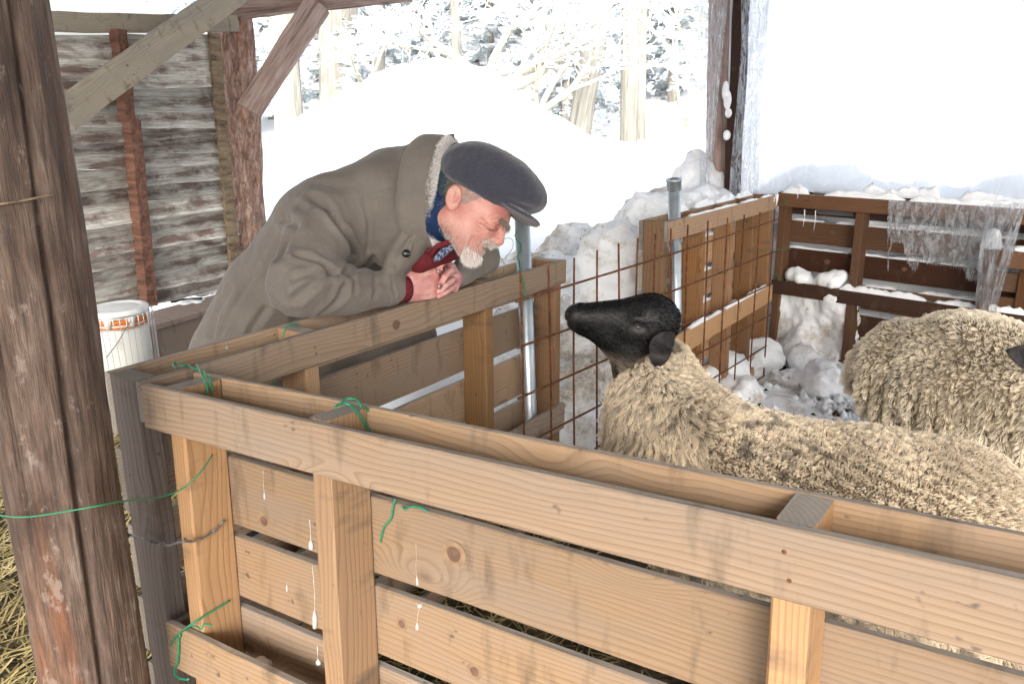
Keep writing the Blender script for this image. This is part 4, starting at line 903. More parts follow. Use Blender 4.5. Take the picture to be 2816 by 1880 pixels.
# dried droppings and resin runs on the boards (parts of the pallets)
def drip(pts, w, fr, off, parent, m=M_DROP):
    P = [atp(u, v, fpt(fr, 0, off, 0), fr[2]) for u, v in pts]; P = smoothline(P, 5); V, F = tube(P, [.30 * w * (.35 + .65 * abs(fbm((i * .6, pts[0][0], 0), 2, 1.)) * 2) if i < len(P) - 3 else w * 1.5 for i in range(len(P))], 6); mesh('dropping_streak', V, F, m, parent)
T_F = .1417
drip([c6(1158, 628), c6(1160, 700), c6(1165, 755)], .0016, frF, T_F - .0205, palF)
drip([c7(490, 790), c7(492, 870), c7(490, 935), c7(500, 1020)], .0016, frF, T_F - .0205, palF)
drip([c7(490, 1120), c7(508, 1140), c7(498, 1200), c7(497, 1265)], .0022, frF, T_F - .0205, palF)
drip([c7(525, 1120), c7(508, 1140)], .003, frF, T_F - .0205, palF)
drip([c6(1262, 1110), c6(1262, 1160)], .0012, frF, T_F - .0205, palF)
for q in ([(1362, 845), (1366, 900), (1370, 975)], [(1375, 1050), (1380, 1120), (1384, 1180), (1386, 1320)], [(1396, 1400), (1398, 1440), (1402, 1480)]): drip([c6(*p) for p in q], .0032, frF, .0195, palF)
drip([cc(1545, 665), cc(1575, 690), cc(1583, 760)], .0042, frM, .1204, palM)
# nail heads, dark knots cut through the boards
def knot(u, v, r, fr, off, parent, m, el=1.):
    P = atp(u, v, fpt(fr, 0, off, 0), fr[2]); V = [(0, -.0008, 0)]; n = 18
    for q, z in ((.6, -.0007), (1., -.0002)):
        for k in range(n): a = 6.2832 * k / n; V.append((r * q * math.cos(a) * (1 + .06 * math.sin(3 * a)), z, r * q * el * math.sin(a)))
    F = [[0, 1 + (k + 1) % n, 1 + k] for k in range(n)] + [[1 + k, 1 + (k + 1) % n, 1 + n + (k + 1) % n, 1 + n + k] for k in range(n)]
    mesh('knot', V, F, m, parent, basis(fr[1], fr[2], fr[3], P))
M_KNOT = plain('pine_knot', (.11, .062, .043), .6, .3, 0, 90, (.15, .09, .06)); M_KRING = plain('pine_knot_ring', (.25, .168, .105), .7, .2, 0, 60, (.20, .13, .078))
for (u, v, r) in [(1248, 1523, .022), (726, 1432, .017), (1105, 1715, .012), (1305, 1845, .014)]:
    knot(u, v, r * 1.2, frF, T_F - .0206, palF, M_KRING, .95); knot(u, v, r * .7, frF, T_F - .0216, palF, M_KNOT, .95)
for (u, v, r, fr, of, pa) in [(1090, 893, .016, frM, -.0006, palM), (866, 955, .004, frM, -.0006, palM), (870, 972, .004, frM, -.0006, palM), (2487, 740, .014, frB, .1196, palB), (2290, 640, .016, frB, .1196, palB), (2275, 720, .018, frB, .1196, palB)]: knot(u, v, r, fr, of, pa, M_KNOT, .9)
for fr, L, st, h2, pa in ((frF, 1.82, (.078, .499, 1.312), (.03, .065, .59), palF), (frM, 1.75, (.02, .48, 1.27, 1.73), (.03, .065, .60, .65), palM), (frG, 1.58, (.02, .47, 1.24, 1.55), (.03, .06, .56, .61), palG)):
    for s in st:
        for c in h2: 
            P = fpt(fr, s + rnd.uniform(-.008, .008), -.0012, -c); V = [(0, 0, 0)] + [(.0032 * math.cos(6.283 * k / 8), .001, .0032 * math.sin(6.283 * k / 8)) for k in range(8)]
            mesh('nail_head', V, [[0, 1 + (k + 1) % 8, 1 + k] for k in range(8)], M_SWIRE if rnd.random() < .3 else M_RUST, pa, basis(fr[1], fr[2], fr[3], P))
# a glassy lump of ice on the slat near the bottom
p = atp(715, 1820, fpt(frF, 0, .1, 0), frF[2]); snow_blobs('ice_lump', [(p[0], p[1], p[2], .017, .8), (p[0] + .02, p[1] - .01, p[2] + .003, .012)], 'small glassy scrap of ice on the lower slat inside the nearest pallet', M_CHROME if False else M_SNOW, .004, .008, .008, 'ice', fine=.004)
# ---------------------------------------------------------------- sheep
def hairmat(name, rough=.7, attr='col', mult=1.0):
    b = NB(name); a = b.n('Attribute', attribute_name=attr); hi = b.n('HairInfo')
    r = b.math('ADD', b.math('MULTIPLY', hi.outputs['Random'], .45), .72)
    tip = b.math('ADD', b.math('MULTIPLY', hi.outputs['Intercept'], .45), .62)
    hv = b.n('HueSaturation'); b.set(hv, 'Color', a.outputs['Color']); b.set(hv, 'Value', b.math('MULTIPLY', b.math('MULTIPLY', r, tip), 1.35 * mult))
    d = b.n('BsdfDiffuse'); b.t.links.new(hv.outputs[0], d.inputs['Color']); tl = b.n('BsdfTranslucent'); b.t.links.new(hv.outputs[0], tl.inputs['Color'])
    m = b.n('MixShader'); m.inputs[0].default_value = .3; b.t.links.new(d.outputs[0], m.inputs[1]); b.t.links.new(tl.outputs[0], m.inputs[2]); b.t.links.new(m.outputs[0], b.out.inputs['Surface'])
    return b.m
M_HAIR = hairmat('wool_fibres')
def samples(V, F, n, keep=None, rs=NR):
    T = np.concatenate([F[:, [0, 1, 2]], F[:, [0, 2, 3]]]); a, b, c = V[T[:, 0]], V[T[:, 1]], V[T[:, 2]]
    Nn = np.cross(b - a, c - a); A = np.linalg.norm(Nn, axis=1)
    if keep is not None: A = A * keep((a + b + c) / 3)
    i = rs.choice(len(T), n, p=A / A.sum()); u = rs.rand(n, 1); v = rs.rand(n, 1); f = (u + v) > 1; u = np.where(f, 1 - u, u); v = np.where(f, 1 - v, v)
    VN = vnormals(V, F); t = T[i]; N = VN[t[:, 0]] * (1 - u - v) + VN[t[:, 1]] * u + VN[t[:, 2]] * v
    return a[i] + (b[i] - a[i]) * u + (c[i] - a[i]) * v, N / (np.linalg.norm(N, axis=1)[:, None] + 1e-9)
def strands(name, P, D0, D1, L, colr, r0, mat, parent, k=5, wave=.0, wf=2.5, origin=None):
    """P roots, D0 root direction, D1 tip direction"""
    n = len(P); t = np.linspace(0, 1, k)[None, :, None]; L = L[:, None, None]
    D0 = D0[:, None, :]; D1 = D1[:, None, :]
    X = P[:, None, :] + L * (D0 * (t - t * t / 2) + D1 * (t * t / 2)) * 1.2
    if wave:
        s = np.cross(D0[:, 0], [0.3, .5, .8]); s /= np.linalg.norm(s, axis=1)[:, None] + 1e-9; ph = (P @ np.array([60., 47., 53.]))[:, None]
        X = X + s[:, None, :] * (np.sin(t[..., 0] * wf * 6.28 + ph) * t[..., 0])[..., None] * wave
    o0 = np.array(origin) if origin is not None else P.mean(0)
    cu = bpy.data.hair_curves.new(name); cu.add_curves([k] * n)
    cu.position_data.foreach_set('vector', (X - o0).reshape(-1).astype(np.float32))
    rr = cu.attributes.new('radius', 'FLOAT', 'POINT') if 'radius' not in cu.attributes else cu.attributes['radius']
    rr.data.foreach_set('value', (np.broadcast_to(r0[:, None] * np.linspace(1, .25, k)[None], (n, k))).reshape(-1).astype(np.float32))
    ca_ = cu.attributes.new('col', 'FLOAT_COLOR', 'CURVE'); ca_.data.foreach_set('color', np.concatenate([colr, np.ones((n, 1))], 1).reshape(-1).astype(np.float32))
    cu.materials.append(mat); o = bpy.data.objects.new(name, cu); put(o, parent, Matrix.Translation(Vector(o0))); return o
def clumped(P, N, ncl, pull, rs=NR):
    """directions that draw strands towards shared lock tips"""
    C = P[rs.choice(len(P), ncl, replace=False)]; idx = np.empty(len(P), int)
    from mathutils.kdtree import KDTree
    kd = KDTree(ncl)
    for i, c in enumerate(C): kd.insert(Vector(c), i)
    kd.balance()
    for i in range(len(P)): idx[i] = kd.find(Vector(P[i]))[1]
    return idx, (C[idx] - P) * pull
def vfbm(P, s, o=2): return np.array([noise.fractal(Vector(p) * s, 1., 2., o) for p in P])

M_SKINW = plain('wool_undercoat', (.20, .155, .105), .95, .1, 0, 30, (.12, .095, .07), .004)
def suffolk_face():
    b = NB('black_sheep_hair'); P = b.coords((1, 1, 1), rand=False); n = b.noise(P, 30, 4); f = b.noise(P, 220, 3, .6)
    c = b.ramp(n, [(.3, (.006, .006, .0065)), (.7, (.016, .015, .0155))]); b.bump(f, .3, .001); return b.col(c, .5, .35)
M_FACE = suffolk_face(); M_EAR = plain('sheep_ear_skin', (.007, .006, .006), .6, .3, 0, 60, (.03, .025, .025)); M_EYE = plain('dark_eye', (.006, .005, .004), .08, .6); M_LID = plain('pinkish_eyelid', (.20, .12, .10), .6, .3)
M_NOST = plain('nostril', (.003, .003, .003), .3, .5)

# --- the near sheep: body lies along the near fence, head lifted towards the man
sh = thing('sheep', (.75, 1.95, GZ), 'black faced sheep stretching its head up towards the man, nearest to the fence', 'sheep')
def pz(U, V, y): return aty(U, V, y)
hN = aty(1566, 866, 2.36)      # muzzle
hP = aty(1815, 880, 2.34)      # poll / back of the skull
bodyp = [(.47, 2.10, .42, .205), (.66, 2.02, .40, .235), (.92, 1.90, .38, .25), (1.07, 1.81, .375, .255), (1.19, 1.68, .31, .21)]
NK = [aty(1900, 1235, 2.12), aty(1832, 1160, 2.22), aty(1808, 1075, 2.30), aty(1812, 985, 2.36)]
def wool_fn(P):
    d = s_poly(P, [(a, b, c) for a, b, c, r in bodyp], [r for *_, r in bodyp], .05)
    nk = NK
    d = smin(d, s_poly(P, nk, [.185, .160, .125, .078], .04), .05)
    for (x, y) in ((.50, 1.98), (.46, 2.18), (1.22, 1.62), (1.28, 1.80)): d = smin(d, s_cap(P, (x, y, .25), (x, y, .10), .08, .04), .05)
    return d
V, F = nets(wool_fn, (-.05, 1.3, -.1), (1.65, 2.6, 1.0), .02)
V = relax(V, F, 2)
# bring the outline onto the place the photograph gives: back line
fleece_u = mesh('body', V, F, M_SKINW, sh)
def head_fn(P):
    # local head axes: x forward (muzzle), z up, y to the sheep's left
    q = (P - HC) @ HR.T
    d = s_ell(q, (-.075, 0, .0), (.085, .062, .072))                     # skull
    d = smin(d, s_cap(q, (-.06, 0, .012), (.145, 0, .002), .058, .034), .04)   # face bridge
    d = smin(d, s_cap(q, (-.07, 0, -.052), (.13, 0, -.030), .060, .027), .04)  # jaw
    d = smin(d, s_ell(q, (.155, 0, .000), (.034, .033, .031)), .02)       # nose
    d = smin(d, s_ell(q, (.150, 0, -.030), (.028, .026, .020)), .012)     # lips / chin
    for s in (-1, 1):
        d = smin(d, s_ell(q, (-.034, s * .052, .014), (.030, .016, .016)), .014)   # brow
        d = smax(d, -s_ell(q, (-.030, s * .071, -.010), (.021, .014, .012)), .006)  # socket
        d = smax(d, -s_ell(q, (.180, s * .017, .008), (.013, .008, .006)), .003)  # nostril
        d = smin(d, s_ell(q, (-.03, s * .045, -.022), (.05, .014, .022)), .02)     # cheek
    d = smax(d, -s_cap(q, (.182, -.03, -.019), (.182, .03, -.019), .0028, .0028), .004)
    d = smax(d, -s_cap(q, (.182, -.027, -.019), (.12, -.036, -.022), .0028, .002), .004)
    d = smin(d, s_cap(q, (-.030, 0, -.055), (-.035, 0, -.165), .056, .068), .04); d = smin(d, s_cap(q, (.10, 0, -.040), (-.01, 0, -.105), .024, .060), .03)      # throat into the wool
    return d
fx = unit(hN - hP); fz = unit(np.array([0, 0, 1.]) - fx * fx[2]); 
fx = unit(fx * 1.0); fy = np.cross(fz, fx)
# roll the crown slightly away from the camera, tip as in the photograph
HR = np.array([fx, fy, fz]); HC = hN * .46 + hP * .54 + fz * .0; HC = hN - fx * .175
V, F = nets(head_fn, HC - .27, HC + .25, .0055); V = relax(V, F, 1)
face = mesh('head', V, F, M_FACE, sh)
FV, FF = V, F
def H(x, y, z): return HC + fx * x + fy * y + fz * z
def ellip(name, c, r, Rm, m, parent, n=14):
    V = []; F = []
    for i in range(n + 1):
        for k in range(n * 2):
            t = math.pi * i / n; a = math.pi * k / n; V.append(np.array(c) + (np.array([math.sin(t) * math.cos(a), math.sin(t) * math.sin(a), math.cos(t)]) * r) @ Rm)
    F = [[i * 2 * n + k, (i + 1) * 2 * n + k, (i + 1) * 2 * n + (k + 1) % (2 * n), i * 2 * n + (k + 1) % (2 * n)] for i in range(n) for k in range(2 * n)]
    return mesh(name, V, F, m, parent)
for s in (-1, 1):
    ellip('eye', H(-.030, s * .0570, -.010), (.0135, .010, .0100), HR, M_EYE, sh)
    P = [H(-.030 + .0180 * math.cos(t), s * (.0645 - .004 * abs(math.cos(t))), -.010 + .0115 * math.sin(t) - .003 * math.cos(t)) for t in np.linspace(0, 6.283, 20)]
    V, F = tube(P, .0032, 6); mesh('eyelid', V, F, M_LID, sh)
def ear(name, pts, w, th, nrm, m, parent):
    """leaf shaped cupped ear along a curved axis"""
    C = smoothline(pts, 6); n = len(C); V = []; F = []; k = 12
    for i, c in enumerate(C):
        t = i / (n - 1); T = unit(C[min(i + 1, n - 1)] - C[max(i - 1, 0)]); S = unit(np.cross(T, nrm)); Nn = np.cross(S, T); ww = w * (math.sin(math.pi * min(1, t * .93 + .12)) ** .75) * (1 if t < .95 else .6)
        for j in range(k):
            a = 2 * math.pi * j / k; sx = math.cos(a) * ww; nz = math.sin(a) * th + .55 * (math.cos(a) ** 2) * ww * .6
            V.append(c + S * sx + Nn * nz)
    F = [[i * k + j, i * k + (j + 1) % k, (i + 1) * k + (j + 1) % k, (i + 1) * k + j] for i in range(n - 1) for j in range(k)]; F += [list(range(k - 1, -1, -1)), [(n - 1) * k + j for j in range(k)]]
    return mesh(name, V, F, m, parent)
e0 = aty(1800, 945, 2.27); e1 = aty(1795, 962, 2.235); e2 = aty(1792, 990, 2.225); e3 = aty(1806, 1010, 2.235)
ear('ear', [aty(1850, 935, 2.30), aty(1822, 945, 2.25), aty(1812, 980, 2.215), aty(1806, 1014, 2.225)], .036, .006, np.array([-.2, -1, .1]), M_EAR, sh)
ear('ear', [H(-.10, -.05, .02), H(-.11, -.09, .0), H(-.115, -.12, -.03), H(-.12, -.13, -.06)], .028, .006, -fx, M_EAR, sh)
# short black hair of the face
P, N = samples(FV, FF, 20000, lambda c: (np.minimum(np.linalg.norm(c - H(-.030, .06, -.010), axis=1), np.linalg.norm(c - H(-.030, -.06, -.010), axis=1)) > .019) * (((c - HC) @ HR.T)[:, 0] < .155) * 1.)
flow = -fx * .9 - fz * .25; D0 = N * .55 + flow; D0 /= np.linalg.norm(D0, axis=1)[:, None]; D1 = D0 + NR.randn(len(P), 3) * .12
q = (P - HC) @ HR.T; gm = np.clip((-q[:, 2] - .085) / .06, 0, 1)
colr = np.array([.0055, .005, .0055]) * (1 - gm[:, None]) + np.array([.34, .28, .22]) * gm[:, None]; colr = colr * (.6 + .9 * NR.rand(len(P), 1))
strands('face_hair', P, D0, D1, .0045 + .016 * gm + .003 * NR.rand(len(P)), colr, np.full(len(P), .00035) * (1 + gm), M_HAIR, sh, k=3)

def fleece(name, wfn, V, F, n, parent, keep, lenf, dirt, tone, flowf, ncl=5200, r=.0011, wave=.004, pull=2.2, k=6, jc=None):
    P, N = samples(V, F, n, keep); idx, pl_ = clumped(P, N, ncl, 1.); L = lenf(P); rv = NR.rand(ncl)
    fl = flowf(P, N); D0 = N * .95 + fl * .35 + NR.randn(n, 3) * .05; D0 /= np.linalg.norm(D0, axis=1)[:, None]
    D1 = N * .45 + fl + pl_ / L[:, None] * (pull(P) if callable(pull) else pull) + (NR.randn(ncl, 3) * .28)[idx] * (jc(P) if jc else 1.) + NR.randn(n, 3) * .08; 
    C1 = vfbm(P, 5.5, 3); C2 = vfbm(P + 7, 22, 2); dd = dirt(P)
    light = np.array(tone[0]); mid = np.array(tone[1]); dk = np.array(tone[2])
    f = np.clip(.5 + C1 * .9 + (rv[idx] - .5) * .5, 0, 1)[:, None]; c = mid * (1 - f) + light * f
    g = np.clip((C2 * .9 + C1 * .5 + dd - .55) * 2.4, 0, .7)[:, None]; c = c * (1 - g) + dk * g; c *= (.82 + .36 * NR.rand(n, 1))
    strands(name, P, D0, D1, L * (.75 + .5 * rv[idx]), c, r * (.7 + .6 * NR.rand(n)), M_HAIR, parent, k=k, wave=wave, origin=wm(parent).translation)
def keep1(c):
    hd = (c - H(-.10, 0, -.04)); e = np.linalg.norm(hd, axis=1) > .085
    e = e * (np.linalg.norm(c - H(-.02, 0, -.11), axis=1) > .090); return e * (c[:, 2] > -.02) * (1 - .65 * (c[:, 2] < .25))
def len1(P): nk = np.clip((.62 - P[:, 0]) / .15, 0, 1); return .021 + .018 * nk * np.clip((P[:, 2] - .3) / .1, 0, 1) * np.clip((.80 - P[:, 2]) / .15, .45, 1)
def flow1(P, N):
    nk = np.clip((.60 - P[:, 0]) / .15, 0, 1)[:, None]; down = np.array([0.25, -.15, -1.]) * nk + np.array([.35, -.15, -.35]) * (1 - nk); return down * (.9 * nk + .45)
def dirt1(P):
    nk = np.clip((.60 - P[:, 0]) / .12, 0, 1); d = .20 * np.exp(-((P[:, 0] - .72) / .16) ** 2) * (1 - nk) * 1.5 + .15 * np.exp(-((P[:, 0] - 1.0) / .2) ** 2)
    low = np.clip((.52 - P[:, 2]) / .2, 0, 1); return d * .9 + low * .45 + nk * .10 - .05
V, F = np.array([tuple(v.co) for v in fleece_u.data.vertices]) + np.array(wm(fleece_u).translation), np.array([tuple(p.vertices) for p in fleece_u.data.polygons])
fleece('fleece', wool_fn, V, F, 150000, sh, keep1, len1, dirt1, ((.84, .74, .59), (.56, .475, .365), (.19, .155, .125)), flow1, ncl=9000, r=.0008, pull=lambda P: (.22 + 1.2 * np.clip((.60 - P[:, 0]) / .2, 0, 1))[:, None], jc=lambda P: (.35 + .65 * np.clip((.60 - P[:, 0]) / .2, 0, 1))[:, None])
BV, BF = V, F
for i, (x, y) in enumerate(((.50, 1.98), (.46, 2.18), (1.22, 1.62), (1.28, 1.80))):
    V, F = join([tube([(x, y, .16), (x + .005, y, .05), (x - .005, y, GZ + .04)], [.035, .024, .022], 10), tube([(x - .005, y, GZ + .045), (x - .02, y, GZ)], [.026, .034], 10)]); mesh('leg', V, F, M_FACE, sh)
P, N = samples(BV, BF, 1500, keep1); D0 = N * .3 + NR.randn(len(P), 3); D0 /= np.linalg.norm(D0, axis=1)[:, None]; t = (NR.rand(len(P), 1) < .25) * 1.
strands('hay_bits', P + N * (len1(P) * .85)[:, None], D0, D0, .006 + .008 * NR.rand(len(P)), np.array([.03, .022, .015]) * (1 - t) + np.array([.45, .36, .18]) * t, np.full(len(P), .0009), M_HAIR, sh, k=3)
# --- the far sheep
s2 = thing('sheep', (1.75, 2.75, GZ), 'thick fleeced cream sheep seen from behind at the right, one dark ear showing', 'sheep')
body2 = [(1.60, 3.02, .40, .225), (1.72, 2.85, .415, .26), (1.92, 2.62, .40, .265), (2.1, 2.42, .38, .235), (2.16, 2.25, .46, .15)]
def wool2(P):
    d = s_poly(P, [(a, b, c) for a, b, c, r in body2], [r for *_, r in body2], .05)
    for (x, y) in ((1.56, 2.92), (1.72, 3.05), (1.95, 2.4), (2.1, 2.55)): d = smin(d, s_cap(P, (x, y, .25), (x, y, .08), .08, .045), .05)
    return d
V, F = nets(wool2, (1.2, 1.9, -.1), (2.6, 3.5, .9), .022); V = relax(V, F, 2)
N = vnormals(V, F)
V = V + N * np.array([.024 * math.sin((p[0] * .74 + p[1] * -.67) * 95 + 3 * fbm(p, 2, 3.)) * max(0, min(1, (.52 - p[2]) * 5)) + .02 * fbm(p, 3, 7.) for p in V])[:, None]
mesh('body', V, F, M_SKINW, s2)
def flow2(P, N): d = np.array([-.2, .1, -.8]) * np.ones((len(P), 1)); return d * .8
fleece('fleece', wool2, V, F, 110000, s2, lambda c: (c[:, 2] > .0) * 1., lambda P: .020 + .010 * np.clip(vfbm(P, 3., 2), -.6, .8), lambda P: np.clip((.30 - P[:, 2]) * 1.2, -.2, .4) - .05, ((.90, .82, .68), (.68, .60, .475), (.28, .225, .17)), flow2, ncl=7000, pull=.9, wave=.003, r=.0009, jc=lambda P: .7)
def head2(P):
    q = P - E2; return s_cap(q, (0.0, -.02, .0), (.12, -.26, -.10), .075, .04)
E2 = aty(3040, 1010, 2.36)
V, F = nets(head2, E2 - .36, E2 + .36, .014); mesh('head', V, F, M_FACE, s2)
ear('ear', [aty(2850, 995, 2.36), aty(2825, 985, 2.33), aty(2795, 975, 2.31), aty(2766, 960, 2.30)], .040, .006, np.array([.1, -1, .35]), M_EAR, s2)
for (x, y) in ((1.56, 2.92), (1.72, 3.05), (1.95, 2.4), (2.1, 2.55)):
    V, F = join([tube([(x, y, .14), (x + .005, y, .04), (x - .005, y, GZ + .04)], [.036, .024, .022], 10), tube([(x - .005, y, GZ + .045), (x + .01, y - .02, GZ)], [.026, .034], 10)]); mesh('leg', V, F, M_FACE, s2)
# ---------------------------------------------------------------- the man leaning over the fence
def jacketm():
    b = NB('olive_grey_jacket_cloth'); P = b.coords((1, 1, 1), rand=False); n = b.noise(P, 5, 4, .6); f = b.noise(P, 420, 2, .5); w = b.noise(P, 14, 4, .6, .6)
    c = b.mix(b.ramp(n, [(.35, 0), (.7, 1)]), (.150, .130, .113), (.200, .175, .153)); c = b.mix(b.math('MULTIPLY', b.ramp(f, [(.4, 0), (.6, 1)]), .3), c, (.09, .08, .068))
    b.bump(b.math('ADD', b.math('MULTIPLY', w, 1.), b.math('MULTIPLY', f, .06)), .35, .02); b.b.inputs['Sheen Weight'].default_value = .15; return b.col(c, .85, .2)
def skinm(name, a, bb, cc_):
    b = NB(name); P = b.coords((1, 1, 1), rand=False); n = b.noise(P, 22, 4, .6); f = b.noise(P, 160, 3, .6)
    c = b.ramp(n, [(.35, a), (.52, bb), (.68, cc_)]); b.bump(b.math('ADD', f, b.noise(P, 55, 3)), .25, .003); b.b.inputs['Subsurface Weight'].default_value = .12; b.b.inputs['Subsurface Radius'].default_value = (.01, .004, .002); b.b.inputs['Subsurface Scale'].default_value = .5
    return b.col(c, .45, .4)
def tweed():
    b = NB('herringbone_tweed'); tc = b.n('TexCoord').outputs['Object']; sp = b.n('SeparateXYZ'); b.set(sp, 0, tc); x, y, z = sp.outputs
    u = b.math('MULTIPLY', b.math('ADD', x, b.math('MULTIPLY', y, .35)), 62.); zz = b.math('ABSOLUTE', b.math('SUBTRACT', b.math('FRACT', u), .5))
    s = b.math('ADD', b.math('MULTIPLY', b.math('SUBTRACT', z, b.math('MULTIPLY', y, .5)), 210.), b.math('MULTIPLY', zz, 3.2)); st = b.math('GREATER_THAN', b.math('FRACT', s), .5)
    n = b.noise(tc, 500, 2, .6); n2 = b.noise(tc, 25, 3)
    c = b.mix(st, (.009, .011, .022), (.078, .081, .105)); c = b.mix(b.ramp(n, [(.62, 0), (.74, 1)]), c, (.20, .18, .17)); c = b.mix(b.math('MULTIPLY', n2, .35), c, (.03, .025, .04))
    b.bump(n, .6, .002); b.b.inputs['Sheen Weight'].default_value = .35; return b.col(c, .95, .1)
M_JKT = jacketm(); M_SKIN = skinm('ruddy_face_skin', (.44, .175, .145), (.50, .235, .19), (.56, .30, .245)); M_HAND = skinm('pink_hand_skin', (.48, .20, .19), (.58, .29, .265), (.64, .37, .34)); M_TWEED = tweed()
M_NAVY = plain('navy_shirt_collar', (.012, .028, .075), .85, .1); M_TEAL = plain('dark_teal_lining', (.03, .05, .06), .9, .1)
M_MAROON = plain('maroon_sweater', (.115, .016, .022), .9, .1, 0, 160, (.16, .03, .035), .001)
M_TROU = plain('black_trousers', (.012, .012, .014), .85, .15); M_BUT = plain('black_snap_button', (.01, .01, .01), .2, .6); M_TOOTH = plain('teeth', (.7, .66, .58), .3); M_CREASE_SHADE = plain('crease_shade', (.20, .075, .06), .7, .2); M_MOUTH = plain('mouth_dark', (.10, .025, .02), .6)
M_PATCH = plain('brown_leather_tab', (.075, .055, .035), .6, .3); M_PLAID = plain('blue_plaid_shirt', (.02, .035, .11), .85, .1, 0, 150, (.26, .28, .34), 0, (.45, .55))
def onM(U, V, b): return atp(U, V, fpt(frM, 0, b, 0), frM[2])
man = thing('person', (-.85, 2.62, GZ), 'man in a flat tweed cap and olive jacket leaning on the fence with clasped hands', 'person')
E_R = onM(822, 806, .10); W_R = onM(1080, 795, .035); S_R = onM(902, 585, .22)
W_L = onM(1252, 766, .04); E_L = onM(1322, 712, .13); S_L = np.array([-.16, 2.62, 1.14])
HIP = np.array([-.83, 2.58, .70]); WST = np.array([-.70, 2.55, .92]); CH = np.array([-.50, 2.48, 1.14]); UP = np.array([-.34, 2.46, 1.245]); lat = unit([.45, .89, 0])
print('arm lengths', np.linalg.norm(S_R - E_R), np.linalg.norm(E_R - W_R), S_R, E_R, W_R, E_L, W_L)
def jacket_fn(P):
    d = None
    for s in (-1, -.33, .33, 1):
        pts = [HIP + lat * s * .115 + np.array([-.02, 0, -.25]), HIP + lat * s * .11, WST + lat * s * .11, CH + lat * s * .125, UP + lat * s * .10]
        e = s_poly(P, pts, [.185, .165, .150, .138, .105], .03); d = e if d is None else smin(d, e, .05)
    d = smin(d, s_poly(P, [S_R + np.array([.06, .06, .0]), S_R, E_R + np.array([.0, .0, .02]), E_R + (W_R - E_R) * .5, W_R], [.11, .102, .078, .064, .046], .02), .035)
    d = smin(d, s_poly(P, [S_L, E_L + np.array([-.03, .03, .06]), E_L, W_L], [.10, .075, .062, .040], .02), .03)
    d = smin(d, s_cap(P, UP, UP + np.array([.09, -.02, .035]), .12, .10), .05)
    # flat underside where the sleeves rest on the boards
    top = (P - fpt(frM, 0, 0, .004)) @ frM[3]; rail = np.maximum(-top, 0)
    zone = ((P - frM[0]) @ frM[2]) < .17
    d = np.where(zone, smax(d, -top, .008), d)
    # the front of the coat hanging behind the slats
    d = smin(d, s_poly(P, [onM(900, 930, .40), onM(1010, 960, .34), onM(1140, 925, .31)], [.14, .12, .085], .03), .05)
    # opening of the jacket front
    d = smin(d, s_cap(P, aty(1158, 640, 2.30), aty(1088, 722, 2.24), .036, .036), .03); d = smin(d, s_cap(P, aty(1120, 590, 2.38), aty(1105, 690, 2.36), .09, .075), .05)
    return d
V, F = nets(jacket_fn, (-1.25, 1.9, .18), (.25, 3.05, 1.5), .0115); V = relax(V, F, 2)
def gpt(x, y): return 500 + x / 2.24, 350 + y / 2.24
creases = [([(940, 905), (870, 860), (800, 810), (720, 790)], .010, .011), ([(940, 905), (895, 868), (850, 850)], .009, .009), ([(940, 905), (850, 930), (760, 1000), (690, 1060)], .010, .012), ([(935, 905), (800, 905), (690, 935)], .008, .010),
    ([(960, 905), (1060, 890), (1120, 850), (1190, 800)], .011, .012), ([(970, 910), (992, 970), (960, 1060), (860, 1130)], .010, .012), ([(980, 905), (1040, 935), (1060, 1000)], .006, .010), ([(815, 440), (900, 500), (980, 620), (1040, 740), (1062, 840), (1000, 900)], .016, .013),
    ([(1120, 455), (1150, 600), (1140, 760)], .004, .006), ([(1120, 440), (1250, 400), (1430, 360)], .004, .006), ([(1440, 130), (1450, 300), (1475, 460)], .014, .014), ([(1400, 140), (1405, 250), (1440, 380)], .007, .012), ([(1290, 870), (1350, 720), (1430, 620)], .007, .010),
    ([(700, 480), (560, 650), (430, 900), (330, 1100)], .005, .012), ([(480, 850), (300, 1150), (240, 1290)], .004, .008), ([(620, 560), (700, 600), (640, 690), (600, 820)], .012, .014), ([(820, 330), (950, 360), (1080, 350)], .004, .02), ([(520, 1120), (440, 1230), (420, 1290)], .008, .012), ([(300, 1000), (230, 1130), (190, 1260)], .006, .014),
    ([(600, 1130), (700, 1175), (860, 1180)], .006, .012), ([(640, 900), (620, 1000), (700, 1110)], .005, .014), ([(1180, 900), (1200, 960), (1190, 1040)], .004, .010), ([(760, 500), (900, 470), (980, 560)], .006, .018), ([(1020, 930), (1130, 960), (1240, 950)], .004, .012), ([(1290, 905), (1305, 1000), (1300, 1090)], .005, .006)]
V, F = subdiv(V, F)
bv = BVHTree.FromPolygons(V.tolist(), F.tolist()); N = vnormals(V, F); disp = np.zeros(len(V))
for pts, dep, sg in creases:
    L = []
    for x, y in pts:
        u, v = gpt(x, y); d = ray(u, v); h = bv.ray_cast(Vector(CC), Vector(d))[0]
        if h is not None: L.append(np.array(h))
    if len(L) < 2: continue
    L = smoothline(L, 4); dm = None
    for i in range(len(L) - 1):
        e = s_cap(V, L[i], L[i + 1] + 1e-6, 0, 0); dm = e if dm is None else np.minimum(dm, e)
    tt = 1.; dep *= .95; sg *= .85; disp += -dep * np.exp(-(dm / sg) ** 2) + dep * .55 * np.exp(-((dm - sg * 2.1) / (sg * 1.1)) ** 2)
ws = np.array([fbm(p, 3, 5.) * .006 + fbm((p[0] * 2, p[1] * 2, p[2] * 2), 2, 7.) * .003 for p in V])
